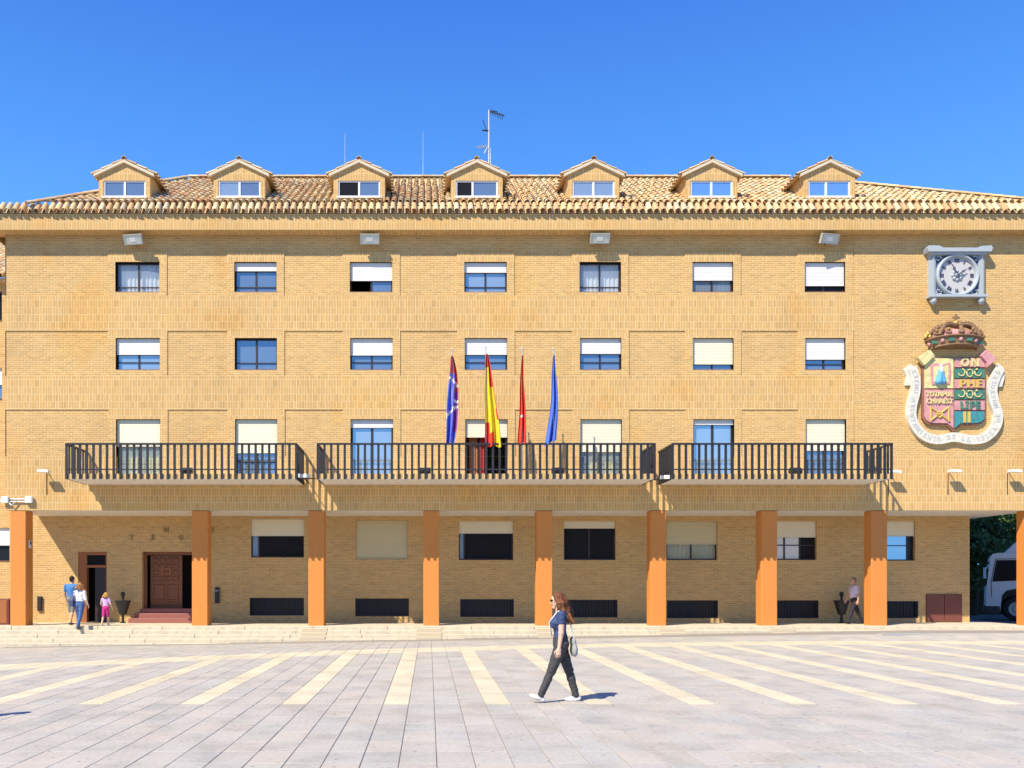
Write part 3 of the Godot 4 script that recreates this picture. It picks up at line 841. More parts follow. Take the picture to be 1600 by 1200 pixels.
	box(st, Vector3(XL, 0.2, -5.2), Vector3(ex(1515, BACK) - 0.05, SOFFIT, -5.1))
	part(st, "inner_partition", M["interior"], b)
	var G := [{"blind": 0.42, "panes": ["pale_glass", "dark_glass"], "mullions": [0.14], "glass": "dark_glass"}, {"blind": 0.985, "blind_mat": "yellowed_blind"}, {"blind": 0.3, "panes": ["pale_glass", "dark_glass"], "mullions": [0.1]}, {"blind": 0.17, "glass": "dark_glass"}, {"blind": 0.58, "curtains": [[0.0, 1.0, "yellow_curtain"]], "blind_mat": "yellowed_blind"}, {"blind": 0.4, "panes": ["curtain", "curtain", "dark_glass"], "mullions": [0.4, 0.7], "rail": 0.38}, {"blind": 0.36, "panes": ["pale_glass", "dark_glass"], "mullions": [0.88], "rail": 0.38}]
	for i in 7:
		if not G[i].has("blind_mat"): G[i].blind_mat = "cream_blind"
		G[i].sill = false
		window(b, "window", gh[i], BACK, G[i])
		var vent := group_node("basement_grille", b)
		var r: Rect2 = gh[7 + i]
		var fr := begin()
		box(fr, Vector3(r.position.x, r.position.y, BACK - 0.1), Vector3(r.end.x, r.position.y + 0.04, BACK - 0.02)); box(fr, Vector3(r.position.x, r.end.y - 0.04, BACK - 0.1), Vector3(r.end.x, r.end.y, BACK - 0.02))
		for s in [r.position.x, r.end.x - 0.04]: box(fr, Vector3(s, r.position.y + 0.04, BACK - 0.1), Vector3(s + 0.04, r.end.y - 0.04, BACK - 0.02))
		part(fr, "frame", M["dark_iron"], vent)
		var bars := begin()
		for k in 18: box(bars, Vector3(lerpf(r.position.x + 0.07, r.end.x - 0.09, k / 17.0), r.position.y + 0.04, BACK - 0.08), Vector3(lerpf(r.position.x + 0.09, r.end.x - 0.07, k / 17.0), r.end.y - 0.04, BACK - 0.04))
		part(bars, "bars", M["dark_iron"], vent)
		var pl := begin()
		box(pl, Vector3(r.position.x, r.position.y, BACK - 0.2), Vector3(r.end.x, r.end.y, BACK - 0.18))
		part(pl, "back_plate", M["dark_iron"], vent)
		# upright course over each grille
		var lin := begin()
		box(lin, Vector3(r.position.x - 0.1, r.end.y, BACK - 0.1), Vector3(r.end.x + 0.1, r.end.y + 0.25, BACK + 0.004))
		part(lin, "lintel", M["stretcher"], b)
	# side door: orange frame, transom, dark opening
	var sd := group_node("side_door", b)
	st = begin()
	var q := side_door
	var jw := 0.32
	box(st, Vector3(q.position.x, q.position.y, BACK - 0.25), Vector3(q.position.x + jw, q.end.y, BACK - 0.03))
	box(st, Vector3(q.end.x - 0.06, q.position.y, BACK - 0.25), Vector3(q.end.x, q.end.y, BACK - 0.03))
	box(st, Vector3(q.position.x + jw, q.end.y - 0.13, BACK - 0.25), Vector3(q.end.x - 0.06, q.end.y, BACK - 0.03))
	box(st, Vector3(q.position.x + jw, q.end.y - 0.62, BACK - 0.25), Vector3(q.end.x - 0.06, q.end.y - 0.52, BACK - 0.03))
	part(st, "frame", M["orange_wood"], sd)
	st = begin()
	box(st, Vector3(q.position.x + jw, q.end.y - 0.52, BACK - 0.16), Vector3(q.end.x - 0.06, q.end.y - 0.13, BACK - 0.15))
	part(st, "transom_pane", M["dark_glass"], sd)
	st = begin()
	box(st, Vector3(q.position.x + jw + 0.28, q.position.y, BACK - 0.21), Vector3(q.end.x - 0.06, q.end.y - 0.62, BACK - 0.16))
	part(st, "door_leaf", M["bronze_frame"], sd)
	# main door: carved leaf, dark opening, three red steps
	var md := group_node("main_door", b)
	q = main_door
	st = begin()
	box(st, Vector3(q.position.x, q.position.y, BACK - 0.279), Vector3(q.position.x + 0.12, q.end.y, BACK - 0.2)); box(st, Vector3(q.position.x + 0.12, q.end.y - 0.12, BACK - 0.279), Vector3(q.end.x, q.end.y, BACK - 0.2))
	part(st, "frame", M["wood"], md)
	var leaf := begin()
	var lx0 := q.position.x + 0.2; var lx1 := ex(280, BACK); var ly0 := 0.8; var ly1 := q.end.y - 0.13
	box(leaf, Vector3(lx0, ly0, BACK - 0.46), Vector3(lx1, ly1, BACK - 0.40))
	var lf := part(leaf, "door_leaf", M["wood"], md)
	var cells := [[0.06, 0.06, 0.94, 0.12]]
	for j in 4:
		for i in 4: if not (j == 1 and (i == 1 or i == 2)): cells.append([0.08 + i * 0.215, 0.52 + j * 0.115, 0.08 + i * 0.215 + 0.18, 0.52 + j * 0.115 + 0.09])
	cells.append([0.10, 0.16, 0.46, 0.46]); cells.append([0.54, 0.16, 0.90, 0.46])
	for c in cells:
		var p := begin()
		bevel_front(p, lerpf(lx0, lx1, c[0]), lerpf(lx0, lx1, c[2]), lerpf(ly0, ly1, c[1]), lerpf(ly0, ly1, c[3]), BACK - 0.40, 0.035, 0.03)
		part(p, "panel", M["wood"], lf)
	var boss := begin()
	for e in [[0.34, 0.64, 0.66, 0.665], [0.34, 0.735, 0.66, 0.76], [0.34, 0.665, 0.4, 0.735], [0.6, 0.665, 0.66, 0.735]]:
		box(boss, Vector3(lerpf(lx0, lx1, e[0]), lerpf(ly0, ly1, e[1]), BACK - 0.4), Vector3(lerpf(lx0, lx1, e[2]), lerpf(ly0, ly1, e[3]), BACK - 0.355))
	part(boss, "carved_boss", M["orange_wood"], lf)
	for k in 3:
		st = begin()
		bevel_box(st, Vector3(ex(222 - 3 - k * 5, BACK), 0.272, BACK - (0.45 if k == 0 else 0.0) + (0.002 if k > 0 else 0.0)), Vector3(ex(322, BACK), 0.81 - 0.18 * k, BACK + 0.03 + 0.3 * k), 0.015)
		part(st, "red_step", M["red_stone"], b)
	# metal letters over the door that can still be read
	for e in [["M", 260.0, 828.0], ["T", 206.0, 840.0], ["X", 239.0, 840.0], ["O", 283.0, 840.0], ["H", 331.0, 828.0]]:
		st = begin()
		lettering(st, e[0], 0.24, 0.03, Transform3D(Basis.IDENTITY, Vector3(ex(e[1], BACK), ey(e[2], BACK), BACK + 0.02)), true)
		part(st, "wall_letter", M["letter"], b)
	# low utility doors of red-brown metal
	for u in [[1446.0, 1503.0, 928.0]]:
		var ud := group_node("utility_door", b)
		for k in 2:
			st = begin()
			var xa := lerpf(ex(u[0], BACK), ex(u[1], BACK), k * 0.5) + 0.01
			bevel_front(st, xa, xa + (ex(u[1], BACK) - ex(u[0], BACK)) * 0.5 - 0.02, 0.30, ey(u[2], BACK), BACK + 0.002, 0.04, 0.01)
			part(st, "door_leaf", M["red_door"], ud)
	build_eave_and_roof(b)
	for k in 3: build_balcony(b, [[102.0, 464.0], [495.0, 1024.5], [1050.0, 1395.0]][k])

func bevel_front(st: SurfaceTool, x0: float, x1: float, y0: float, y1: float, z: float, h: float, c: float):
	var a := [Vector3(x0, y0, z), Vector3(x1, y0, z), Vector3(x1, y1, z), Vector3(x0, y1, z)]
	var f := [Vector3(x0 + c, y0 + c, z + h), Vector3(x1 - c, y0 + c, z + h), Vector3(x1 - c, y1 - c, z + h), Vector3(x0 + c, y1 - c, z + h)]
	quad(st, f[0], f[1], f[2], f[3], Vector3.BACK)
	var n := [Vector3.DOWN, Vector3.RIGHT, Vector3.UP, Vector3.LEFT]
	for k in 4: quad(st, a[k], a[(k + 1) % 4], f[(k + 1) % 4], f[k], n[k])

# half-barrel tile from p (low end) to q (high end): arch up if up > 0
func barrel(st: SurfaceTool, p: Vector3, q: Vector3, side: Vector3, normal: Vector3, r0: float, r1: float, up: float, seg := 5, thick := 0.0):
	for k in seg:
		var a0 := PI * k / seg; var a1 := PI * (k + 1) / seg
		var d0 := side * cos(a0) + normal * sin(a0) * up; var d1 := side * cos(a1) + normal * sin(a1) * up
		var s := 1.0 if up > 0 else -1.0
		smooth_quad(st, p + d0 * r0, p + d1 * r0, q + d1 * r1, q + d0 * r1, d0 * s, d1 * s, d1 * s, d0 * s)
		if thick > 0.0:
			quad(st, p + d0 * r0, p + d1 * r0, p + d1 * (r0 - thick), p + d0 * (r0 - thick), p - q)
			smooth_quad(st, p + d0 * (r0 - thick), p + d1 * (r0 - thick), q + d1 * (r1 - thick), q + d0 * (r1 - thick), -d0 * s, -d1 * s, -d1 * s, -d0 * s)
func tile_color() -> Color:
	var pal := [Color(0.60, 0.38, 0.18), Color(0.64, 0.46, 0.23), Color(0.56, 0.43, 0.25), Color(0.70, 0.56, 0.33), Color(0.62, 0.37, 0.18), Color(0.55, 0.46, 0.30)]
	var c: Color = pal[rng.randi() % pal.size()]
	return c * rng.randf_range(0.85, 1.12)
const EZ := 0.75           # roof edge
const EY := 15.1
const SLOPE := 0.637
const RIDGE_Z := -4.7
const RXL := -9.9
const HXL := -14.1
const RXR := 15.0
func roof_y(z: float) -> float: return EY + SLOPE * (EZ - z)
func build_eave_and_roof(b: Node3D):
	var xl := XL - 0.5; var xr := XR + 0.5
	var st := begin()
	wall(st, xl, xr, 14.29, 14.85, 0.47, [], 0.1, tint_clean)
	quad(st, Vector3(xl, 14.29, 0.47), Vector3(xl, 14.85, 0.47), Vector3(xl, 14.85, -9.8), Vector3(xl, 14.29, -9.8), Vector3.LEFT)
	quad(st, Vector3(xr, 14.29, 0.47), Vector3(xr, 14.85, 0.47), Vector3(xr, 14.85, -9.8), Vector3(xr, 14.29, -9.8), Vector3.RIGHT)
	part(st, "eave_band", M["soldier"], b)
	st = begin()
	box(st, Vector3(xl + 0.003, 14.292, -0.2), Vector3(xr - 0.003, 14.35, 0.467))
	part(st, "eave_soffit", M["soldier"], b)
	# deck under the tiles
	st = begin()
	st.set_color(Color(0.60, 0.43, 0.23))
	var ridge := roof_y(RIDGE_Z) - 0.05
	var e0 := Vector3(HXL, 14.86, 0.36); var e1 := Vector3(xr, 14.86, 0.36); var r0 := Vector3(RXL, ridge, RIDGE_Z); var r1 := Vector3(RXR, ridge, RIDGE_Z)
	var k0 := Vector3(HXL, 14.86, -9.9); var k1 := Vector3(xr, 14.86, -9.9)
	quad(st, e0, e1, r1, r0, Vector3(0, 1, 1)); quad(st, k0, k1, r1, r0, Vector3(0, 1, -1))
	tri(st, e0, r0, k0, (r0 - e0).cross(k0 - e0).normalized() * signf((r0 - e0).cross(k0 - e0).dot(Vector3(-1, 1, 0))))
	tri(st, e1, r1, k1, (r1 - e1).cross(k1 - e1).normalized() * signf((r1 - e1).cross(k1 - e1).dot(Vector3(1, 1, 0))))
	box(st, Vector3(xl, 14.84, -9.9), Vector3(HXL, 14.9, 0.36))
	part(st, "roof_deck", M["tile"], b)
	# eave tiles, one by one, and the channel tiles between
	var pitch := 0.251
	var n := int((xr - xl) / pitch)
	var up := Vector3(0, 1, SLOPE).normalized()
	var along := Vector3(0, SLOPE, -1).normalized()
	var steep := Vector3(0, 0.80, -0.60)
	var steep_up := Vector3(0, 0.60, 0.80)
	var field := begin()
	for i in n:
		var x := xl + pitch * (i + 0.5)
		st = begin()
		st.set_color(tile_color())
		var p := Vector3(x + rng.randf_range(-0.012, 0.012), 14.885 + rng.randf_range(-0.012, 0.012), 0.585 + rng.randf_range(-0.02, 0.02))
		barrel(st, p, p + steep * 0.44, Vector3.RIGHT, steep_up, 0.105, 0.085, 1.1, 7, 0.016)
		part(st, "eave_tile", M["tile"], b)
		field.set_color(tile_color())
		var q := Vector3(x + pitch / 2, 14.87, 0.57)
		barrel(field, q, q + steep * 0.44, Vector3.RIGHT, steep_up, 0.088, 0.088, -0.6, 5, 0.016)
		# bed of mortar behind the mouth
		field.set_color(Color(0.60, 0.5, 0.34))
		box(field, Vector3(x - 0.125, 14.84, 0.1), Vector3(x + 0.125, 15.16, 0.36))
	var rows := 16
	for j in range(1, rows + 1):
		var d := 0.385 * j
		for i in n:
			var x := xl + pitch * (i + 0.5)
			var base := Vector3(x, EY - 0.13, EZ) + along * d
			var f := (EZ - base.z) / (EZ - RIDGE_Z)
			if base.z > 0.42: continue
			if x < lerpf(HXL, RXL, f) or x > lerpf(xr, RXR, f) or f > 0.985: continue
			field.set_color(tile_color())
			var p := base + up * (0.012 + rng.randf_range(-0.006, 0.01)) + Vector3(rng.randf_range(-0.014, 0.014), 0, 0)
			barrel(field, p, p + along * 0.43 - up * 0.015, Vector3.RIGHT, up, 0.098, 0.078, 1.2, 5, 0.014)
			field.set_color(tile_color())
			var q := base + Vector3(pitch / 2, 0, 0)
			barrel(field, q, q + along * 0.43, Vector3.RIGHT, up, 0.088, 0.088, -0.8, 3)
	# ridge and hips
	for line in [[r0 + Vector3(0, 0.05, 0), r1 + Vector3(0, 0.05, 0)], [Vector3(HXL, EY, EZ - 0.05), r0 + Vector3(0, 0.05, 0)], [Vector3(xr, EY, EZ - 0.05), r1 + Vector3(0, 0.05, 0)]]:
		var len_: float = line[0].distance_to(line[1])
		var m := int(len_ / 0.4)
		var dir: Vector3 = (line[1] - line[0]).normalized()
		var sd := dir.cross(Vector3.UP).normalized()
		for k in m:
			field.set_color(tile_color())
			var p: Vector3 = line[0] + dir * (k * 0.4)
			barrel(field, p, p + dir * 0.44, sd, sd.cross(dir), 0.11, 0.095, 0.9, 5, 0.014)
	var fl := part(field, "roof_tiles", M["tile"], b)
	fl.set_meta("kind", "stuff")
	# dormers
	var cx := [194.5, 374.0, 561.0, 745.0, 927.5, 1112.0, 1296.0]
	var D := [{"glass": "blue_glass"}, {"panes": ["pale_glass", "blue_glass"]}, {"panes": ["dark_glass", "blue_glass"]}, {"panes": ["dark_glass", "blue_glass"], "mullions": [0.4]}, {"panes": ["pale_glass", "pale_glass"]}, {"glass": "sky_glass"}, {"glass": "sky_glass", "mullions": [0.43]}]
	for i in 7:
		var dm := group_node("dormer", b)
		var zf := -0.3
		var c := ex(cx[i], zf)
		var hw := 0.93; var ye := 16.66; var yp := 17.10
		st = begin()
		var win := Rect2(c - 0.76, 15.80, 1.52, 0.58)
		wall(st, c - hw, c + hw, 15.2, ye - 0.1, zf, [win], 0.12, tint_clean)
		quad(st, Vector3(c - hw, ye - 0.1, zf), Vector3(c + hw, ye - 0.1, zf), Vector3(c + 0.02, yp - 0.02, zf), Vector3(c - 0.02, yp - 0.02, zf), Vector3.BACK)
		var zb := EZ - (ye - EY) / SLOPE - 0.3
		for s in [-1, 1]: quad(st, Vector3(c + hw * s, 15.2, zf), Vector3(c + hw * s, ye, zf), Vector3(c + hw * s, ye, zb), Vector3(c + hw * s, 15.2, zb), Vector3(s, 0, 0))
		part(st, "dormer_wall", M["soldier"], dm)
		var o: Dictionary = D[i]
		# window of the dormer, its pieces directly under the dormer
		var t := 0.05
		st = begin()
		var xm := lerpf(win.position.x, win.end.x, o.get("mullions", [0.5])[0])
		for e in [[win.position.x, win.position.x + t], [win.end.x - t, win.end.x], [xm - 0.035, xm + 0.035]]: box(st, Vector3(e[0], win.position.y, zf - 0.09), Vector3(e[1], win.end.y, zf - 0.03))
		for y in [win.position.y, win.end.y - t]: box(st, Vector3(win.position.x + t, y, zf - 0.088), Vector3(win.end.x - t, y + t, zf - 0.034))
		part(st, "window_frame", M["white_frame"], dm)
		for k in 2:
			st = begin()
			box(st, Vector3(win.position.x + t if k == 0 else xm + 0.035, win.position.y + t, zf - 0.07), Vector3(xm - 0.035 if k == 0 else win.end.x - t, win.end.y - t, zf - 0.06))
			part(st, "pane", M[o.panes[k] if o.has("panes") else o.glass], dm)
		st = begin()
		box(st, Vector3(win.position.x - 0.06, win.position.y - 0.06, zf - 0.1), Vector3(win.end.x + 0.06, win.position.y - 0.001, zf + 0.05))
		part(st, "sill", M["plaster"], dm)
		# gable boards
		st = begin()
		for s in [-1, 1]:
			var ea := Vector3(c + (hw + 0.16) * s, ye - 0.07, zf + 0.1); var pe := Vector3(c, yp, zf + 0.1)
			var dn := Vector3(0, -0.1, 0)
			var bk := Vector3(0, 0, -0.13)
			quad(st, ea, pe, pe + dn, ea + dn, Vector3.BACK); quad(st, ea + dn, pe + dn, pe + dn + bk, ea + dn + bk, Vector3.DOWN); quad(st, ea, ea + dn, ea + dn + bk, ea + bk, Vector3(s, 0, 0))
			quad(st, ea, pe, pe + bk, ea + bk, Vector3.UP)
		part(st, "gable_board", M["gable"], dm)
		# its own little tiled roof
		st = begin()
		for s in [-1, 1]:
			var down := Vector3(s * (hw + 0.2), -(yp - ye) - 0.09, 0).normalized()
			var nrm := Vector3(-down.y * s, absf(down.x), 0)
			var L := (hw + 0.2) / absf(down.x)
			var zz := zf + 0.1
			while zz > -2.7:
				for k in 3:
					var hi := Vector3(c, yp + 0.03, zz - 0.12) + down * (L * k / 3.0)
					var lo := hi + down * (L / 3.0 + 0.05) + nrm * 0.02
					if roof_y(zz) > hi.y + 0.1: continue
					st.set_color(tile_color())
					barrel(st, lo, hi, Vector3(0, 0, 1), nrm, 0.098, 0.08, 0.8, 4, 0.014)
				zz -= 0.25
			st.set_color(Color(0.60, 0.43, 0.23))
			var p0 := Vector3(c, yp + 0.01, zf + 0.09); var p1 := p0 + down * L
			quad(st, p0, p1, p1 + Vector3(0, 0, -1.9), p0 + Vector3(0, 0, -2.6), nrm)
		var zr := zf + 0.1
		while zr > -2.6:
			st.set_color(tile_color())
			barrel(st, Vector3(c, yp + 0.06, zr), Vector3(c, yp + 0.05, zr - 0.42), Vector3.RIGHT, Vector3.UP, 0.09, 0.078, 0.8, 6, 0.014)
			zr -= 0.38
		var dr := part(st, "dormer_roof", M["tile"], dm)
		dr.set_meta("kind", "stuff")

func build_balcony(b: Node3D, u: Array):
	var bal := group_node("balcony", b)
	var zf := 1.8
	var x0 := ex(u[0], zf); var x1 := ex(u[1], zf)
	var st := begin()
	box(st, Vector3(x0 + 0.05, 5.325, 0.004), Vector3(x1 - 0.05, 5.50, zf - 0.06))
	part(st, "slab", M["plaster"], bal)
	st = begin()
	box(st, Vector3(x0 + 0.052, 5.335, zf - 0.06), Vector3(x1 - 0.052, 5.498, zf - 0.057))
	part(st, "slab_fascia", M["soldier"], bal)
	st = begin()
	box(st, Vector3(x0, 6.47, zf - 0.045), Vector3(x1, 6.53, zf + 0.02))
	part(st, "top_rail", M["dark_iron"], bal)
	st = begin()
	box(st, Vector3(x0, 5.62, zf - 0.03), Vector3(x1, 5.66, zf + 0.005))
	part(st, "bottom_rail", M["dark_iron"], bal)
	var n := int(round((x1 - x0) / 0.227))
	for i in n + 1:
		st = begin()
		var x := lerpf(x0 + 0.03, x1 - 0.03, float(i) / n)
		box(st, Vector3(x - 0.038, 5.31, zf - 0.055), Vector3(x + 0.038, 6.468, zf - 0.002))
		part(st, "baluster", M["dark_iron"], bal)
	for s in [x0, x1]:
		st = begin()
		var sg := 1.0 if s == x0 else -1.0
		box(st, Vector3(s - 0.0 * sg, 6.465, 0.0), Vector3(s + 0.06 * sg, 6.525, zf - 0.046)) if sg > 0 else box(st, Vector3(s - 0.06, 6.465, 0.0), Vector3(s, 6.525, zf - 0.046))
		part(st, "side_rail", M["dark_iron"], bal)
		for i in 7:
			st = begin()
			var z := 0.1 + i * 0.235
			var xa: float = s + 0.0 if sg > 0 else s - 0.05
			box(st, Vector3(xa, 5.31, z), Vector3(xa + 0.05, 6.463, z + 0.052))
			part(st, "baluster", M["dark_iron"], bal)

# ---- left wing, further back
func build_wing():
	var b := thing("side_wing", "lower brick wing with tiled eave set back beside the town hall", "building")
	var holes := [Rect2(-18.6, 12.0, 2.0, 1.15), Rect2(-18.6, 8.95, 2.0, 1.2), Rect2(ex(-40, BACK), ey(877, BACK), ex(15, BACK) - ex(-40, BACK), ey(825, BACK) - ey(877, BACK))]
	var st := begin()
	wall(st, -30.0, XL, 0.2, 13.5, BACK, holes, 0.25, tint_clean)
	part(st, "wall", M["stretcher"], b)
	for i in 3:
		window(b, "window", holes[i], BACK, [{"glass": "dark_glass"}, {"blind": 0.5, "glass": "blue_glass"}, {"blind": 0.5, "glass": "dark_glass"}][i])
	st = begin()
	box(st, Vector3(-30, 0.2, -9), Vector3(XL - 0.01, 13.4, BACK - 0.6))
	part(st, "interior", M["interior"], b)
	st = begin()
	var up := Vector3(0, 1, 0.6).normalized(); var along := Vector3(0, 0.6, -1).normalized()
	for i in 58:
		for j in 18:
			st.set_color(tile_color())
			var p := Vector3(-30 + i * 0.255, 13.6, BACK + 0.4) + along * (0.385 * j) + up * 0.02
			barrel(st, p, p + along * 0.43, Vector3.RIGHT, up, 0.1, 0.08, 1.2, 5, 0.014)
			barrel(st, p + Vector3(0.127, 0, 0), p + Vector3(0.127, 0, 0) + along * 0.43, Vector3.RIGHT, up, 0.088, 0.088, -0.8, 3)
	st.set_color(Color(0.60, 0.43, 0.23))
	quad(st, Vector3(-30, 13.56, BACK + 0.36), Vector3(XL - 0.02, 13.56, BACK + 0.36), Vector3(XL - 0.02, 17.4, BACK - 6.0), Vector3(-30, 17.4, BACK - 6.0), Vector3(0, 1, 0.6))
	box(st, Vector3(-30, 13.45, BACK - 3), Vector3(XL - 0.02, 13.56, BACK + 0.3))
	var rf := part(st, "roof_tiles", M["tile"], b)
	rf.set_meta("kind", "stuff")
	var cab := thing("utility_cabinet", "reddish brown low cabinet beside the first orange column", "cabinet")
	st = begin()
	bevel_box(st, Vector3(ex(-40, -0.6), 0.272, -1.2), Vector3(ex(14, -0.6), 1.22, -0.6), 0.02)
	part(st, "box", M["red_door"], cab)
	st = begin()
	bevel_front(st, ex(-36, -0.6), ex(11, -0.6), 0.32, 1.17, -0.6, 0.02, 0.01)
	part(st, "door_leaf", M["orange_wood"], cab)

# ---- things on the facade
func floodlights():
	var st: SurfaceTool
	var at := [[208.5, 374.0, -8.0, "first"], [578.0, 373.5, 0.0, ""], [937.5, 372.5, 0.0, ""], [1296.0, 373.0, 10.0, ""]]
	var lab := ["grey floodlight under the eave above the window with drawn pale curtains", "grey floodlight under the eave above the window with blind half down and blue right pane", "grey floodlight under the eave above the unshaded window left of the teal curtained one", "grey floodlight under the eave nearest to the stone clock"]
	for i in 4:
		var t := thing("floodlight", lab[i], "floodlight", "floodlights under the eave")
		var z := 0.36
		t.position = Vector3(ex(at[i][0], z), ey(at[i][1], z), z)
		t.rotation_degrees = Vector3(28, at[i][2], 0)
		st = begin()
		slab_xy(st, PackedVector2Array([Vector2(-0.34, -0.17), Vector2(0.34, -0.17), Vector2(0.34, 0.17), Vector2(-0.34, 0.17)]), -0.05, 0.04)
		box(st, Vector3(-0.26, -0.12, -0.17), Vector3(0.26, 0.12, -0.05))
		for k in 6: box(st, Vector3(-0.22 + k * 0.08, -0.1, -0.2), Vector3(-0.2 + k * 0.08, 0.1, -0.17))
		part(st, "housing", M["lamp_housing"], t)
		st = begin()
		for e in [[-0.34, -0.17, 0.34, -0.135], [-0.34, 0.135, 0.34, 0.17], [-0.34, -0.135, -0.29, 0.135], [0.29, -0.135, 0.34, 0.135]]: box(st, Vector3(e[0], e[1], 0.04), Vector3(e[2], e[3], 0.062))
		part(st, "front_frame", M["lamp_housing"], t)
		st = begin()
		box(st, Vector3(-0.29, -0.135, 0.042), Vector3(0.29, 0.135, 0.05))
		part(st, "front_glass", M["lamp_glass"], t)
		st = begin()
		box(st, Vector3(-0.12, -0.07, 0.05), Vector3(0.1, 0.06, 0.056))
		part(st, "reflector", M["white_plastic"], t)
		st = begin()
		var inv := t.transform.affine_inverse()
		tube(st, [inv * (t.position + Vector3(0, 0.0, -0.1)), inv * Vector3(t.position.x, t.position.y - 0.05, 0.0)], 0.025)
		part(st, "bracket", M["dark_iron"], t)
	# small lamps on arms along the soldier band
	var sl := [[68.0, 736.0, "small white wall lamp with hanging cable beside the left balcony end"], [1398.0, 737.0, "small white wall lamp just beyond the end of the balcony, under the crest side"], [1492.0, 736.0, "small white wall lamp with hanging cable below the coat of arms"], [1586.0, 736.0, "small white wall lamp with hanging cable at the building corner"]]
	for e in sl:
		var t := thing("wall_lamp", e[2], "lamp", "small wall lamps")
		var z := 0.35
		t.position = Vector3(ex(e[0], z), ey(e[1], z), z)
		st = begin()
		slab_xy(st, PackedVector2Array([Vector2(-0.2, -0.03), Vector2(0.2, -0.05), Vector2(0.2, 0.02), Vector2(0.12, 0.05), Vector2(-0.2, 0.05)]), -0.1, 0.1)
		part(st, "housing", M["white_plastic"], t)
		st = begin()
		tube(st, [Vector3(0, 0, -0.1), Vector3(0, 0.0, -0.345)], 0.018)
		part(st, "arm", M["steel"], t)
		st = begin()
		tube(st, [Vector3(-0.04, -0.03, -0.335), Vector3(-0.04, -0.8, -0.338)], 0.012)
		part(st, "cable", M["dark_iron"], t)
	for e in [[475.0, 744.0, "white box lamp in the gap between the left and middle balconies"], [1041.0, 746.0, "white box lamp in the gap between the middle and right balconies"]]:
		var t := thing("box_lamp", e[2], "lamp", "box lamps between balconies")
		t.position = Vector3(ex(e[0], 1.3), ey(e[1], 1.3), 1.3)
		st = begin()
		bevel_box(st, Vector3(-0.2, -0.06, -0.1), Vector3(0.2, 0.07, 0.1), 0.02)
		part(st, "housing", M["white_plastic"], t)
		st = begin()
		tube(st, [Vector3(-0.42, -0.08, 0), Vector3(0.42, -0.08, 0)], 0.02)
		tube(st, [Vector3(0, -0.08, 0), Vector3(0, -0.08, -1.29)], 0.02)
		part(st, "bar", M["dark_iron"], t)
	var c := thing("cable_conduit", "white conduit and junction boxes on the brick above the first column", "conduit")
	st = begin()
	for y in [780.0, 784.0]: tube(st, [Vector3(ex(-10), ey(y), 0.05), Vector3(ex(48), ey(y), 0.05)], 0.025)
	part(st, "pipe", M["steel"], c)
	for x in [10.0, 47.0]:
		st = begin()
		bevel_box(st, Vector3(ex(x) - 0.13, ey(786), 0.003), Vector3(ex(x) + 0.13, ey(776), 0.14), 0.02)
		part(st, "junction_box", M["white_plastic"], c)
	st = begin()
	tube(st, [Vector3(ex(12), ey(782), 0.08), Vector3(ex(20), ey(790), 0.1), Vector3(ex(28), ey(783), 0.08)], 0.02)
	part(st, "loose_cable", M["steel"], c)
	# spotlights standing on the balcony floors
	var kk := ["small dark spotlight on the left balcony floor", "small dark spotlight on the middle balcony left of the flags", "small dark spotlight on the middle balcony right of the flags", "small dark spotlight on the right balcony floor"]
	var xs := [290.0, 664.0, 872.0, 1245.0]
	for i in 4:
		var t := thing("spotlight", kk[i], "spotlight", "spotlights on balconies")
		t.position = Vector3(ex(xs[i], 1.3), 5.502, 1.3)
		st = begin()
		box(st, Vector3(-0.2, 0.1, -0.1), Vector3(0.2, 0.28, 0.1), Transform3D(Basis(Vector3.RIGHT, -0.7), Vector3.ZERO))
		part(st, "housing", M["dark_iron"], t)
		st = begin()
		box(st, Vector3(-0.17, 0.12, -0.11), Vector3(0.17, 0.26, -0.101), Transform3D(Basis(Vector3.RIGHT, -0.7), Vector3.ZERO))
		part(st, "front_glass", M["pale_glass"], t)
		st = begin()
		for s in [-0.15, 0.15]: tube(st, [Vector3(s, 0.0, 0.06), Vector3(s, 0.16, 0.08)], 0.015)
		part(st, "stand", M["dark_iron"], t)

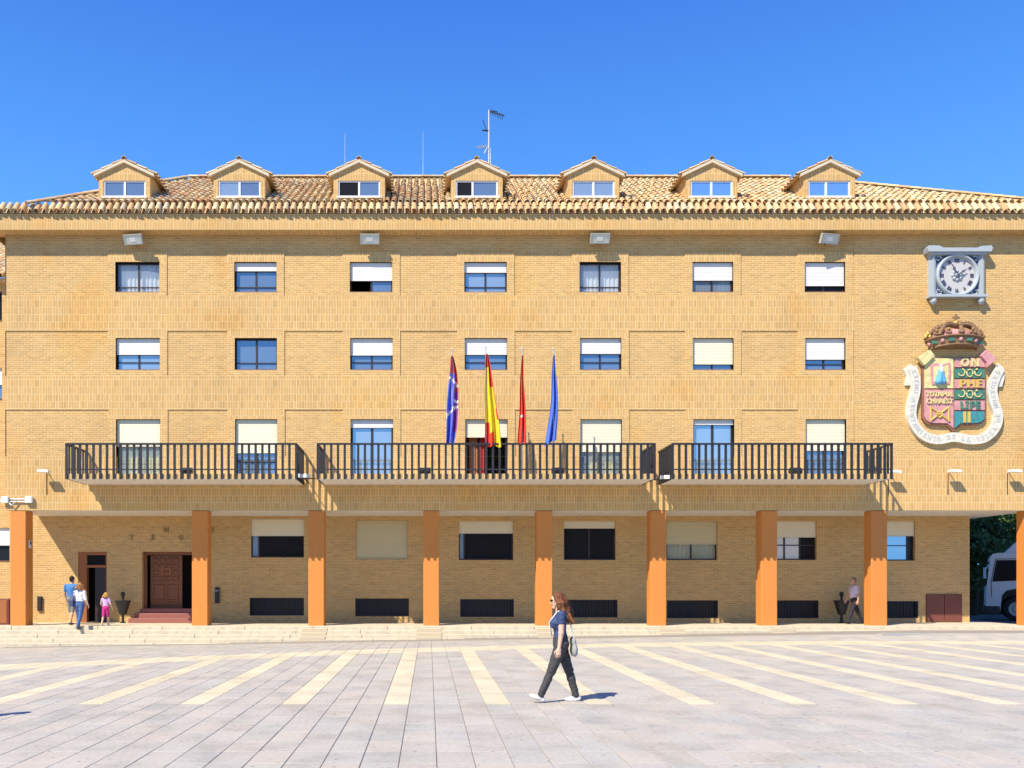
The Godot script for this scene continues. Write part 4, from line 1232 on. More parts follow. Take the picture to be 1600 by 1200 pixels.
func build_clock():
	var t := thing("wall_clock", "square blue grey stone clock with roman numerals on the brick wall", "clock")
	var z := 0.1
	var cx := ex(1494, z); var cy := ey(428, z)
	t.position = Vector3(cx, cy, 0.003)
	var st := begin()
	box(st, Vector3(-0.95, -0.80, 0), Vector3(0.95, 0.72, 0.1))
	part(st, "back_panel", M["clock_blue"], t)
	st = begin()
	slab_xy(st, PackedVector2Array([Vector2(-1.12, 0.72), Vector2(1.12, 0.72), Vector2(1.16, 0.86), Vector2(1.1, 0.93), Vector2(0.72, 0.90), Vector2(0.6, 0.85), Vector2(-0.6, 0.85), Vector2(-0.72, 0.92), Vector2(-1.1, 0.93), Vector2(-1.17, 0.86)]), 0.0, 0.34)
	box(st, Vector3(-1.0, 0.64, 0), Vector3(1.0, 0.72, 0.27))
	part(st, "cornice", M["clock_stone"], t)
	for s in [-1, 1]:
		st = begin()
		for k in 3: box(st, Vector3(0.87 * s + 0.06 * (k - 1) - 0.029, -0.78, 0.1), Vector3(0.87 * s + 0.06 * (k - 1) + 0.029, 0.64, 0.2 if k == 1 else 0.17))
		box(st, Vector3(0.87 * s - 0.105, -0.78, 0.0), Vector3(0.87 * s + 0.105, 0.64, 0.13))
		part(st, "pilaster", M["clock_stone"], t)
		st = begin()
		lathe(st, [Vector2(0.001, -1.12), Vector2(0.06, -1.1), Vector2(0.11, -1.03), Vector2(0.12, -0.96), Vector2(0.08, -0.9), Vector2(0.13, -0.87), Vector2(0.13, -0.84)], Vector3(0.85 * s, 0, 0.15), 12)
		part(st, "ball_foot", M["clock_stone"], t)
	st = begin()
	box(st, Vector3(-1.03, -0.87, 0), Vector3(1.03, -0.78, 0.28))
	part(st, "base_moulding", M["clock_stone"], t)
	var out := Basis(Vector3.RIGHT, PI / 2)      # lathe axis towards the viewer
	st = begin()
	lathe(st, [Vector2(0.76, 0.1), Vector2(0.76, 0.2), Vector2(0.725, 0.25), Vector2(0.68, 0.24), Vector2(0.65, 0.19), Vector2(0.64, 0.13)], Vector3(0, -0.07, 0), 40, out)
	part(st, "ring", M["clock_stone"], t)
	st = begin()
	lathe(st, [Vector2(0.65, 0.13), Vector2(0.3, 0.135), Vector2(0.001, 0.14)], Vector3(0, -0.07, 0), 40, out)
	var dial := part(st, "dial", M["dial"], t)
	var rom := ["XII", "I", "II", "III", "IIII", "V", "VI", "VII", "VIII", "IX", "X", "XI"]
	for k in 12:
		st = begin()
		var a := TAU * k / 12.0
		lettering(st, rom[k], 0.15, 0.02, Transform3D(Basis(Vector3.BACK, -a).scaled_local(Vector3(0.8, 1, 1)), Vector3(sin(a) * 0.53, -0.07 + cos(a) * 0.53, 0.145)), true)
		part(st, "numeral", M["numeral"], dial)
	st = begin()
	for k in 8:
		var a := TAU * k / 8.0
		ball(st, Vector3(cos(a) * 0.15, -0.07 + sin(a) * 0.15, 0.16), Vector3(0.075, 0.075, 0.03), 8, 4)
	ball(st, Vector3(0, -0.07, 0.18), Vector3(0.09, 0.09, 0.04), 10, 5)
	part(st, "rosette", M["clock_stone"], t)
	for e in [[-30.0, 0.43, "minute_hand"], [57.0, 0.36, "hour_hand"]]:
		st = begin()
		var bs := Basis(Vector3.BACK, -deg_to_rad(e[0]))
		box(st, Vector3(-0.018, -0.1, 0.215), Vector3(0.018, e[1], 0.225), Transform3D(bs, Vector3(0, -0.07, 0)))
		box(st, Vector3(-0.04, e[1] * 0.55, 0.214), Vector3(0.04, e[1] * 0.7, 0.226), Transform3D(bs, Vector3(0, -0.07, 0)))
		part(st, e[2], M["numeral"], t)
	for sx in [-1, 1]:
		for sy in [-1, 1]:
			st = begin()
			var pts := []
			for k in 10:
				var a := k * 0.62
				var r := 0.13 - 0.011 * k
				pts.append(Vector3(0.66 * sx + cos(a) * r * sx * -1.0, -0.06 + 0.58 * sy + sin(a) * r * sy, 0.12 + 0.004 * k))
			tube(st, pts, 0.035, 0.025)
			part(st, "corner_scroll", M["clock_stone"], t)

func strip_points(p: Array, n: int) -> Array:      # smooth curve through points
	var out := []
	for i in p.size() - 1:
		var a: Vector2 = p[maxi(i - 1, 0)]; var b: Vector2 = p[i]; var c: Vector2 = p[i + 1]; var d: Vector2 = p[mini(i + 2, p.size() - 1)]
		for k in n: out.append(b.cubic_interpolate(c, a, d, float(k) / n))
	out.append(p[p.size() - 1])
	return out
func build_arms():
	var t := thing("coat_of_arms", "painted coat of arms with crown, quartered shield and white ribbon on the wall", "coat of arms")
	var Z := 0.003
	var X := func(u: float) -> float: return ex(u, 0.1)
	var Y := func(v: float) -> float: return ey(v, 0.1)
	var P := func(u: float, v: float) -> Vector2: return Vector2(ex(u, 0.1), ey(v, 0.1))
	var st := begin()
	slab_xy(st, PackedVector2Array([P.call(1441, 559), P.call(1540, 559), P.call(1540, 655), P.call(1535, 662), P.call(1527, 664), P.call(1500, 665), P.call(1490, 674), P.call(1480, 665), P.call(1453, 664), P.call(1445, 660), P.call(1441, 653)]), Z, 0.1)
	part(st, "shield", M["shield_edge"], t)
	var R := func(called: String, m: String, u0: float, v0: float, u1: float, v1: float, z0: float, z1: float):
		var s := begin()
		s.set_color(Color(1, 1, 1))
		bevel_front(s, ex(u0, 0.1), ex(u1, 0.1), ey(v1, 0.1), ey(v0, 0.1), z0, z1 - z0, 0.006)
		part(s, called, M[m], t)
	R.call("yellow_quarter", "pale_yellow", 1444, 560, 1489, 607, 0.1, 0.14)
	R.call("pink_field", "pink", 1491, 560, 1538, 574, 0.1, 0.14)
	R.call("green_field", "green_enamel", 1491, 576, 1538, 591, 0.1, 0.13)
	R.call("pink_field", "pink", 1491, 593, 1538, 607, 0.1, 0.14)
	R.call("green_field", "green_enamel", 1491, 609, 1538, 624, 0.1, 0.13)
	R.call("pink_field", "pink", 1491, 626, 1538, 641, 0.1, 0.14)
	# lower fields follow the rounded foot of the shield
	for e in [["pink_quarter", "pink", [[1444, 609], [1489, 609], [1489, 669], [1479, 661.5], [1453, 661], [1447, 657], [1444, 651]]], ["teal_field", "teal_enamel", [[1491, 643], [1537, 643], [1537, 654], [1533, 659], [1526, 661], [1500, 661.5], [1491, 669]]]]:
		st = begin()
		var poly := PackedVector2Array()
		for q in e[2]: poly.append(P.call(float(q[0]), float(q[1])))
		slab_xy(st, poly, 0.098, 0.137)
		part(st, e[0], M[e[1]], t)
	for e in [["ON", 1514.0, 567.0, 0.40, "pale_gilt"], ["PHE", 1515.0, 600.0, 0.40, "gilt"], ["LIPE", 1514.5, 633.5, 0.38, "green_enamel"], ["TOTAPUL", 1466.5, 616.5, 0.235, "pale_gilt"], ["CHRAEST", 1466.5, 627.5, 0.235, "pale_gilt"]]:
		st = begin()
		var wide := 1.15 if e[0] == "PHE" or e[0] == "ON" else 0.95
		lettering(st, e[0], e[3], 0.05, Transform3D(Basis.from_scale(Vector3(wide, 1, 1)), Vector3(X.call(e[1]), Y.call(e[2]), 0.16)))
		part(st, "lettering", M[e[4]], t)
	# gilt scrolls on the green fields
	for v in [583.5, 616.5]:
		st = begin()
		var ring := []
		for k in 17: ring.append(Vector3(X.call(1514.0) + cos(TAU * k / 16) * 0.11, Y.call(v) + sin(TAU * k / 16) * 0.13, 0.15))
		tube(st, ring, 0.022)
		for s in [-1, 1]:
			var c := []
			for k in 12:
				var a := -0.5 + k * 0.42
				var r := 0.19 - 0.012 * k
				c.append(Vector3(X.call(1514.0) + s * (0.33 + cos(a + 2.4) * r), Y.call(v) + sin(a + 2.4) * r * 0.85, 0.15))
			tube(st, c, 0.03, 0.018)
		part(st, "scroll", M["pale_gilt"], t)
	st = begin()
	for u in [1506.0, 1513.0]: box(st, Vector3(X.call(u - 2.0), Y.call(660.5), 0.137), Vector3(X.call(u + 2.0), Y.call(643.5), 0.165))
	part(st, "bars", M["gilt"], t)
	# gilt knot on the pink quarter
	st = begin()
	for s in [-1, 1]:
		for e in [[[0, 647], [15, 636]], [[0, 647], [15, 658]], [[14, 635], [14, 659]], [[0, 643], [5, 648]], [[0, 653], [5, 648]]]:
			var a: Vector2 = P.call(1467.0 + s * float(e[0][0]), float(e[0][1])); var b2: Vector2 = P.call(1467.0 + s * float(e[1][0]), float(e[1][1]))
			tube(st, [Vector3(a.x, a.y, 0.155), Vector3(b2.x, b2.y, 0.155)], 0.035, 0.035, 5)
	part(st, "knot", M["gilt"], t)
	# small framed relief of a figure in blue
	st = begin()
	var fp := PackedVector2Array()
	for q in [[1452, 571], [1460, 568], [1470, 570], [1483, 567], [1484, 583], [1482, 601], [1470, 599], [1455, 602], [1453, 588]]: fp.append(P.call(float(q[0]), float(q[1])))
	slab_xy(st, fp, 0.139, 0.17)
	part(st, "scroll_panel", M["pink"], t)
	st = begin()
	var fq := PackedVector2Array()
	for q in [[1456, 573], [1468, 573], [1480, 571], [1480, 598], [1468, 596], [1457, 598]]: fq.append(P.call(float(q[0]), float(q[1])))
	slab_xy(st, fq, 0.17, 0.178)
	part(st, "panel_field", M["pale_yellow"], t)
	var acc := new_acc()
	var o := Vector3(X.call(1467.0), Y.call(597.0), 0.19)
	var blue := Color(0.12, 0.38, 0.62); var white := Color(0.6, 0.62, 0.66)
	sdf_add(acc, [cap(o + Vector3(-0.06, 0, 0), o + Vector3(0.0, 0.38, 0.02), 0.13, 0.08, blue, 0.02), cap(o + Vector3(0.1, 0.0, 0), o + Vector3(0.03, 0.38, 0.02), 0.1, 0.07, blue, 0.02), cap(o + Vector3(0.01, 0.36, 0.04), o + Vector3(0.03, 0.44, 0.03), 0.08, 0.07, white, 0.02), cap(o + Vector3(0.01, 0.54, 0.03), o + Vector3(0.01, 0.55, 0.03), 0.06, 0.06, white, 0.02)], 0.025)
	put(acc_mesh(acc), "relief_figure", M["skin_cloth"], t)
	# ears of the shield that curl out at the top corners
	for s in [-1, 1]:
		st = begin()
		var poly := PackedVector2Array()
		for q in ([[1441, 572], [1431, 560], [1450, 548], [1457, 557], [1446, 568]] if s < 0 else [[1539, 575], [1554, 562], [1538, 548], [1529, 557], [1538, 567]]): poly.append(P.call(float(q[0]), float(q[1])))
		slab_xy(st, poly, 0.1, 0.24)
		part(st, "shield_ear", M["pale_yellow" if s < 0 else "pink"], t)
	# ribbon
	var line := strip_points([P.call(1424, 574), P.call(1430, 592), P.call(1430, 612), P.call(1425, 632), P.call(1424, 650), P.call(1431, 668), P.call(1446, 682), P.call(1466, 687), P.call(1490, 683), P.call(1515, 687), P.call(1538, 684), P.call(1555, 668), P.call(1559, 648), P.call(1553, 628), P.call(1550, 608), P.call(1555, 590), P.call(1562, 576)], 6)
	st = begin()
	var n := line.size()
	var L := []
	for i in n:
		var d: Vector2 = (line[mini(i + 1, n - 1)] - line[maxi(i - 1, 0)]).normalized()
		L.append([line[i] - Vector2(-d.y, d.x) * 0.165, line[i] + Vector2(-d.y, d.x) * 0.165])
	for i in n - 1:
		var f := func(p: Vector2, z: float) -> Vector3: return Vector3(p.x, p.y, z)
		var z0 := 0.14
		quad(st, f.call(L[i][0], z0), f.call(L[i + 1][0], z0), f.call(L[i + 1][1], z0), f.call(L[i][1], z0), Vector3.BACK)
		for k in 2: quad(st, f.call(L[i][k], Z), f.call(L[i + 1][k], Z), f.call(L[i + 1][k], z0), f.call(L[i][k], z0), f.call(L[i][k] - L[i][1 - k], 0))
	part(st, "ribbon", M["ribbon"], t)
	for s in [-1, 1]:
		st = begin()
		var poly := PackedVector2Array()
		for q in ([[1412, 577], [1424, 568], [1432, 576], [1427, 584], [1425, 602], [1415, 602], [1417, 588]] if s < 0 else [[1556, 580], [1560, 567], [1569, 575], [1570, 590], [1566, 604], [1556, 604], [1562, 592]]): poly.append(P.call(float(q[0]), float(q[1])))
		slab_xy(st, poly, Z, 0.09)
		part(st, "ribbon_end", M["ribbon"], t)
	st = begin()
	var text := "EXCMO AYUNTAMIENTO DE LA VILLA DE MOSTOLES"
	var total := 0.0
	for i in n - 1: total += line[i].distance_to(line[i + 1])
	var walk := 0.0; var i2 := 0
	for k in text.length():
		var want := total * (k + 1.0) / (text.length() + 1.0)
		while i2 < n - 2 and walk + line[i2].distance_to(line[i2 + 1]) < want:
			walk += line[i2].distance_to(line[i2 + 1]); i2 += 1
		if text[k] == " ": continue
		var d: Vector2 = (line[i2 + 1] - line[i2]).normalized()
		var at: Vector2 = line[i2] + d * (want - walk)
		lettering(st, text[k], 0.20, 0.012, Transform3D(Basis(Vector3.BACK, d.angle()), Vector3(at.x, at.y, 0.143)), true)
	part(st, "ribbon_lettering", M["ink"], t)
	# crown: band, gems, arches, cap, orb and cross
	var cr := group_node("crown", t)
	var c0 := Vector3(X.call(1491.0), Y.call(536.0), 0.0)
	st = begin()
	var A := func(a: float, rx: float, y: float, rz: float) -> Vector3: return c0 + Vector3(cos(a) * rx, y + sin(a) * 0.10, sin(a) * rz + 0.02)
	for k in 24:
		var a0 := PI * k / 24; var a1 := PI * (k + 1) / 24
		quad(st, A.call(a0, 0.80, -0.22, 0.42), A.call(a1, 0.80, -0.22, 0.42), A.call(a1, 0.98, 0.08, 0.5), A.call(a0, 0.98, 0.08, 0.5), Vector3(cos(a0), 0, sin(a0)))
		quad(st, A.call(a0, 0.80, -0.22, 0.42), A.call(a1, 0.80, -0.22, 0.42), A.call(a1, 0.74, -0.22, 0.36), A.call(a0, 0.74, -0.22, 0.36), Vector3.DOWN)
		quad(st, A.call(a0, 0.98, 0.08, 0.5), A.call(a1, 0.98, 0.08, 0.5), A.call(a1, 0.9, 0.08, 0.44), A.call(a0, 0.9, 0.08, 0.44), Vector3.UP)
		quad(st, A.call(a0, 0.74, -0.22, 0.36), A.call(a1, 0.74, -0.22, 0.36), A.call(a1, 0.7, 0.1, 0.34), A.call(a0, 0.7, 0.1, 0.34), Vector3(-cos(a0), 0, -sin(a0)))
	for y in [[-0.22, 0.82, 0.44], [0.08, 1.0, 0.52]]:
		var pts := []
		for k in 21: pts.append(A.call(PI * k / 20, y[1], y[0], y[2]))
		tube(st, pts, 0.035)
	part(st, "band", M["crown_bronze"], cr)
	for k in 9:
		st = begin()
		var p: Vector3 = A.call(PI * (k + 0.5) / 9, 0.91, -0.07, 0.48)
		if k % 2 == 0: ball(st, p, Vector3(0.075, 0.075, 0.05), 8, 5)
		else: box(st, p - Vector3(0.1, 0.05, 0.02), p + Vector3(0.1, 0.05, 0.03))
		part(st, "gem", M["pink" if k % 2 == 0 else "green_enamel"], cr)
	st = begin()
	ball(st, c0 + Vector3(0, 0.22, 0.12), Vector3(0.82, 0.27, 0.3), 20, 8)
	part(st, "cap", M["pink"], cr)
	st = begin()
	for k in 24: tri(st, c0 + Vector3(0, -0.2, 0.02), A.call(PI * k / 24, 0.78, -0.2, 0.4), A.call(PI * (k + 1) / 24, 0.78, -0.2, 0.4), Vector3.DOWN)
	part(st, "underside", M["crown_bronze"], cr)
	for k in 5:
		st = begin()
		var a := PI * (k + 0.0) / 4.0
		var foot: Vector3 = A.call(a, 1.0, 0.14, 0.52)
		var top := c0 + Vector3(0, 0.56, 0.2)
		var pts := []
		for m in 11:
			var f := m / 10.0
			var p := foot.lerp(top, f)
			p.y += sin(f * PI) * 0.2
			p += (Vector3(cos(a), 0, sin(a) * 0.5)) * sin(f * PI) * 0.1
			pts.append(p)
		tube(st, pts, 0.075, 0.06)
		for m in 10: ball(st, pts[m] + Vector3(0, 0.06, 0.02), Vector3(0.05, 0.05, 0.05), 6, 4)
		part(st, "arch", M["crown_bronze"], cr)
	for k in 7:
		st = begin()
		var p: Vector3 = A.call(PI * (k + 0.5) / 7, 0.99, 0.2, 0.52)
		for m in 3: ball(st, p + Vector3([-0.07, 0, 0.07][m], [0.0, 0.1, 0.0][m], 0.0), Vector3(0.06, 0.08, 0.05), 6, 4)
		part(st, "leaf_ornament", M["gilt" if k > 5 else "crown_bronze"], cr)
	st = begin()
	ball(st, c0 + Vector3(0, 0.68, 0.2), Vector3(0.09, 0.09, 0.09), 10, 6)
	part(st, "orb", M["gilt"], cr)
	st = begin()
	box(st, c0 + Vector3(-0.03, 0.76, 0.17), c0 + Vector3(0.03, 1.0, 0.23)); box(st, c0 + Vector3(-0.12, 0.84, 0.175), c0 + Vector3(0.12, 0.91, 0.225))
	part(st, "cross", M["crown_bronze"], cr)

# ---- flags
func build_flags():
	var zf := 1.72
	var F := [[706.0, 690.0, 0.0, "limp crimson, purple and blue flag with thin white lines on a balcony pole", 0], [759.0, 692.0, 0.0, "limp red and yellow flag, the widest on the balcony poles", 1], [815.5, 688.0, 0.0, "limp red flag with a white star on a balcony pole", 2], [865.0, 690.0, 0.0, "limp plain blue flag on a balcony pole", 3]]
	var tops := [546.0, 543.0, 545.0, 545.0]
	for i in 4:
		var t := thing("flag", F[i][3], "flag", "flags on the middle balcony")
		var x := ex(F[i][0], zf); var yt := ey(tops[i], zf)
		t.position = Vector3(x, 5.5, zf)
		var st := begin()
		tube(st, [Vector3(0, 0, 0), Vector3(0, yt - 5.5, 0)], 0.024, 0.016, 8)
		ball(st, Vector3(0, yt - 5.5, 0), Vector3(0.025, 0.06, 0.025), 8, 5)
		part(st, "pole", M["steel"], t)
		# limp cloth: width grows down, gathered in folds
		st = begin()
		var H: float = [2.95, 3.1, 2.95, 3.05][i]
		var rows := 34; var cols := 18
		var y0 := yt - 5.5 - 0.22
		var grid := []
		for r in rows + 1:
			var f := float(r) / rows
			var line := []
			var w: float = [0.05 + 0.34 * sin(pow(f, 0.8) * 2.4), 0.06 + 0.52 * pow(f, 0.75), 0.05 + 0.26 * f, 0.05 + 0.36 * pow(f, 0.9)][i]
			var shift: float = [0.02 * sin(f * 4.0) - 0.08 * f * f, 0.10 * f, -0.02 * f, 0.04 * f - 0.18 * f * f * f][i]
			for c in cols + 1:
				var g := float(c) / cols
				var fold := sin(g * PI * 4.0 + f * 1.6 + i) * (0.05 + 0.06 * f)
				var xx := (g - (0.4 if i != 1 else 0.25)) * w + shift + sin(f * 9.0 + i) * 0.012
				var yy := y0 - H * f - (0.18 * f * absf(g - 0.55) if i != 3 else -0.25 * f * (g - 0.2)) + sin(g * 13.0) * 0.03 * f
				line.append(Vector3(xx, yy, fold + 0.03))
			grid.append(line)
		for r in rows:
			for c in cols:
				var f := (r + 0.5) / rows; var g := (c + 0.5) / cols
				var col := Color(0.07, 0.15, 0.62)
				if i == 0:
					col = Color(0.42, 0.05, 0.07) if f < 0.22 or (g > 0.6 and f < 0.5) else Color(0.10, 0.14, 0.62)
					if g > 0.6 and f > 0.4 and f < 0.85: col = Color(0.22, 0.05, 0.28)
					if absf(f - 0.24 - g * 0.1) < 0.018 or absf(f - 0.68 + g * 0.12) < 0.018 or (g > 0.6 and absf(f - 0.56 + g * 0.05) < 0.014): col = Color(0.7, 0.66, 0.6)
				elif i == 1:
					var q := g + (f - 0.5) * 0.15
					col = Color(0.75, 0.58, 0.02)
					if f < 0.16 or (g > 0.62 and f < 0.36) or (g < 0.35 and f > 0.74 and g > 0.0) or (f > 0.86 and g < 0.6): col = Color(0.62, 0.04, 0.02)
					if q > 0.93 and f < 0.7: col = Color(0.62, 0.04, 0.02)
				elif i == 2:
					col = Color(0.70, 0.05, 0.03)
					if Vector2((g - 0.45) * 0.3, (f - 0.695) * 2.95).length() < 0.07: col = Color(0.75, 0.72, 0.7)
				st.set_color(col)
				quad(st, grid[r + 1][c], grid[r + 1][c + 1], grid[r][c + 1], grid[r][c], Vector3.BACK)
		st.index()
		part(st, "cloth", M["cloth"], t)

func build_antennas():
	var z := -5.0
	var t := thing("tv_antenna", "television antenna mast with aerials on the roof ridge", "antenna")
	t.position = Vector3(ex(764, z), 18.3, z)
	var st := begin()
	var h := ey(172, z) - 18.3
	tube(st, [Vector3.ZERO, Vector3(0, h, 0)], 0.045, 0.03)
	tube(st, [Vector3(0.1, 0, 0), Vector3(0.06, h * 0.5, 0)], 0.02)
	part(st, "mast", M["steel"], t)
	st = begin()
	tube(st, [Vector3(0.0, h - 0.05, 0), Vector3(0.62, h - 0.34, 0.2)], 0.026)
	tube(st, [Vector3(0, h - 0.05, 0), Vector3(0.36, h + 0.16, -0.4)], 0.018)
	for k in 8: tube(st, [Vector3(0.08 + k * 0.07, h - 0.09 - k * 0.033, -0.16), Vector3(0.08 + k * 0.07, h - 0.09 - k * 0.033, 0.26)], 0.012, 0.012, 4)
	part(st, "aerial", M["dark_iron"], t)
	st = begin()
	tube(st, [Vector3(0, h * 0.73, 0), Vector3(-0.28, h * 0.73, 0.05)], 0.03)
	tube(st, [Vector3(-0.1, h * 0.73, 0.02), Vector3(-0.26, h * 0.87, 0.02)], 0.016)
	part(st, "aerial", M["dark_iron"], t)
	st = begin()
	tube(st, [Vector3(0, h * 0.53, 0), Vector3(-0.5, h * 0.50, 0.1)], 0.022)
	for k in 5: tube(st, [Vector3(-0.1 - k * 0.09, h * 0.53 - k * 0.014, -0.15), Vector3(-0.1 - k * 0.09, h * 0.53 - k * 0.014, 0.2)], 0.012, 0.012, 4)
	tube(st, [Vector3(-0.05, h * 0.52, 0), Vector3(-0.2, h * 0.42, 0.1)], 0.03)
	part(st, "aerial", M["steel"], t)
	for e in [[539.0, 208.0, "thin lightning rod rising behind the third dormer from the left hip"], [661.0, 206.0, "thin lightning rod between the third and fourth dormers"]]:
		var r := thing("lightning_rod", e[2], "lightning rod", "lightning rods on the ridge")
		r.position = Vector3(ex(e[0], z), 18.4, z)
		st = begin()
		tube(st, [Vector3.ZERO, Vector3(0, ey(e[1], z) - 18.4, 0)], 0.018, 0.006)
		part(st, "rod", M["steel"], r)

# ---- under the arcade and to the right
func build_bins():
	var labels := ["dark litter bin on a post between the side door and the red steps", "dark litter bin on a post behind the man in the pale shirt"]
	for i in 2:
		var t := thing("litter_bin", labels[i], "litter bin", "dark litter bins under the arcade")
		t.position = Vector3(ex([192.0, 1315.0][i], -2.1), 0.272, -2.1)
		var st := begin()
		lathe(st, [Vector2(0.001, 0.0), Vector2(0.11, 0.0), Vector2(0.11, 0.03), Vector2(0.05, 0.06), Vector2(0.045, 0.95), Vector2(0.05, 1.02), Vector2(0.085, 1.07), Vector2(0.085, 1.13), Vector2(0.05, 1.19), Vector2(0.001, 1.2)], Vector3.ZERO, 14)
		part(st, "post", M["dark_iron"], t)
		st = begin()
		lathe(st, [Vector2(0.10, 0.32), Vector2(0.13, 0.33), Vector2(0.27, 0.80), Vector2(0.295, 0.82), Vector2(0.295, 0.86), Vector2(0.25, 0.86), Vector2(0.12, 0.36)], Vector3.ZERO, 18)
		part(st, "bucket", M["dark_iron"], t)
	var mb := thing("mailbox", "narrow dark metal box fixed to the wall right of the main door", "mailbox")
	mb.position = Vector3(ex(340, BACK), ey(930, BACK), BACK + 0.004)
	var st := begin()
	bevel_box(st, Vector3(-0.08, -0.31, 0), Vector3(0.08, 0.31, 0.12), 0.015)
	part(st, "box", M["dark_iron"], mb)
	st = begin()
	box(st, Vector3(-0.055, 0.16, 0.12), Vector3(0.055, 0.19, 0.128))
	part(st, "slot", M["steel"], mb)
	var wb := thing("meter_box", "narrow dark box low on the sunlit brick left of the side door", "meter box")
	wb.position = Vector3(ex(63, BACK), ey(943, BACK), BACK + 0.004)
	st = begin()
	bevel_box(st, Vector3(-0.09, -0.28, 0), Vector3(0.09, 0.28, 0.08), 0.01)
	part(st, "box", M["bronze_frame"], wb)
	st = begin()
	bevel_front(st, -0.07, 0.07, -0.25, 0.24, 0.08, 0.012, 0.006)
	part(st, "door_leaf", M["bronze_frame"], wb)
	var cb := thing("column_intercom", "small white box with dark panel on the side of the first column", "intercom")
	cb.position = Vector3(ex(28) + 0.287, ey(850), -0.25)
	st = begin()
	bevel_box(st, Vector3(0, -0.14, -0.07), Vector3(0.05, 0.14, 0.07), 0.01)
	part(st, "box", M["white_plastic"], cb)
	st = begin()
	box(st, Vector3(0.0505, -0.02, -0.045), Vector3(0.056, 0.1, 0.045))
	part(st, "panel", M["dark_iron"], cb)
	# posters pasted on the corner column
	var ps := thing("poster", "pink, lime and purple posters pasted on the corner column", "poster")
	ps.position = Vector3(ex(1617), 0, 0)
	for e in [[843.0, 868.0, "poster_pink"], [869.0, 884.0, "poster_lime"], [900.0, 965.0, "poster_purple"]]:
		st = begin()
		box(st, Vector3(-0.27, ey(e[1]), -0.011), Vector3(0.2, ey(e[0]), -0.007))
		part(st, "sheet", M[e[2]], ps)
func build_grate():
	var t := thing("floor_grate", "dark rectangular floor grate in the paving by the last arcade column in full view", "grate")
	var z0 := 2.1
	t.position = Vector3(ex(1410, z0 + 0.35), ground_y(ex(1410, z0 + 0.35), z0 + 0.35) + 0.004, z0 + 0.35)
	var st := begin()
	for e in [[-0.75, -0.3, 0.75, -0.25], [-0.75, 0.25, 0.75, 0.3], [-0.75, -0.25, -0.7, 0.25], [0.7, -0.25, 0.75, 0.25]]: box(st, Vector3(e[0], -0.02, e[1]), Vector3(e[2], 0.006, e[3]))
	part(st, "frame", M["steel"], t)
	for k in 14:
		st = begin()
		box(st, Vector3(-0.67 + k * 0.1, -0.02, -0.25), Vector3(-0.63 + k * 0.1, 0.004, 0.25))
		part(st, "bar", M["lamp_housing"], t)
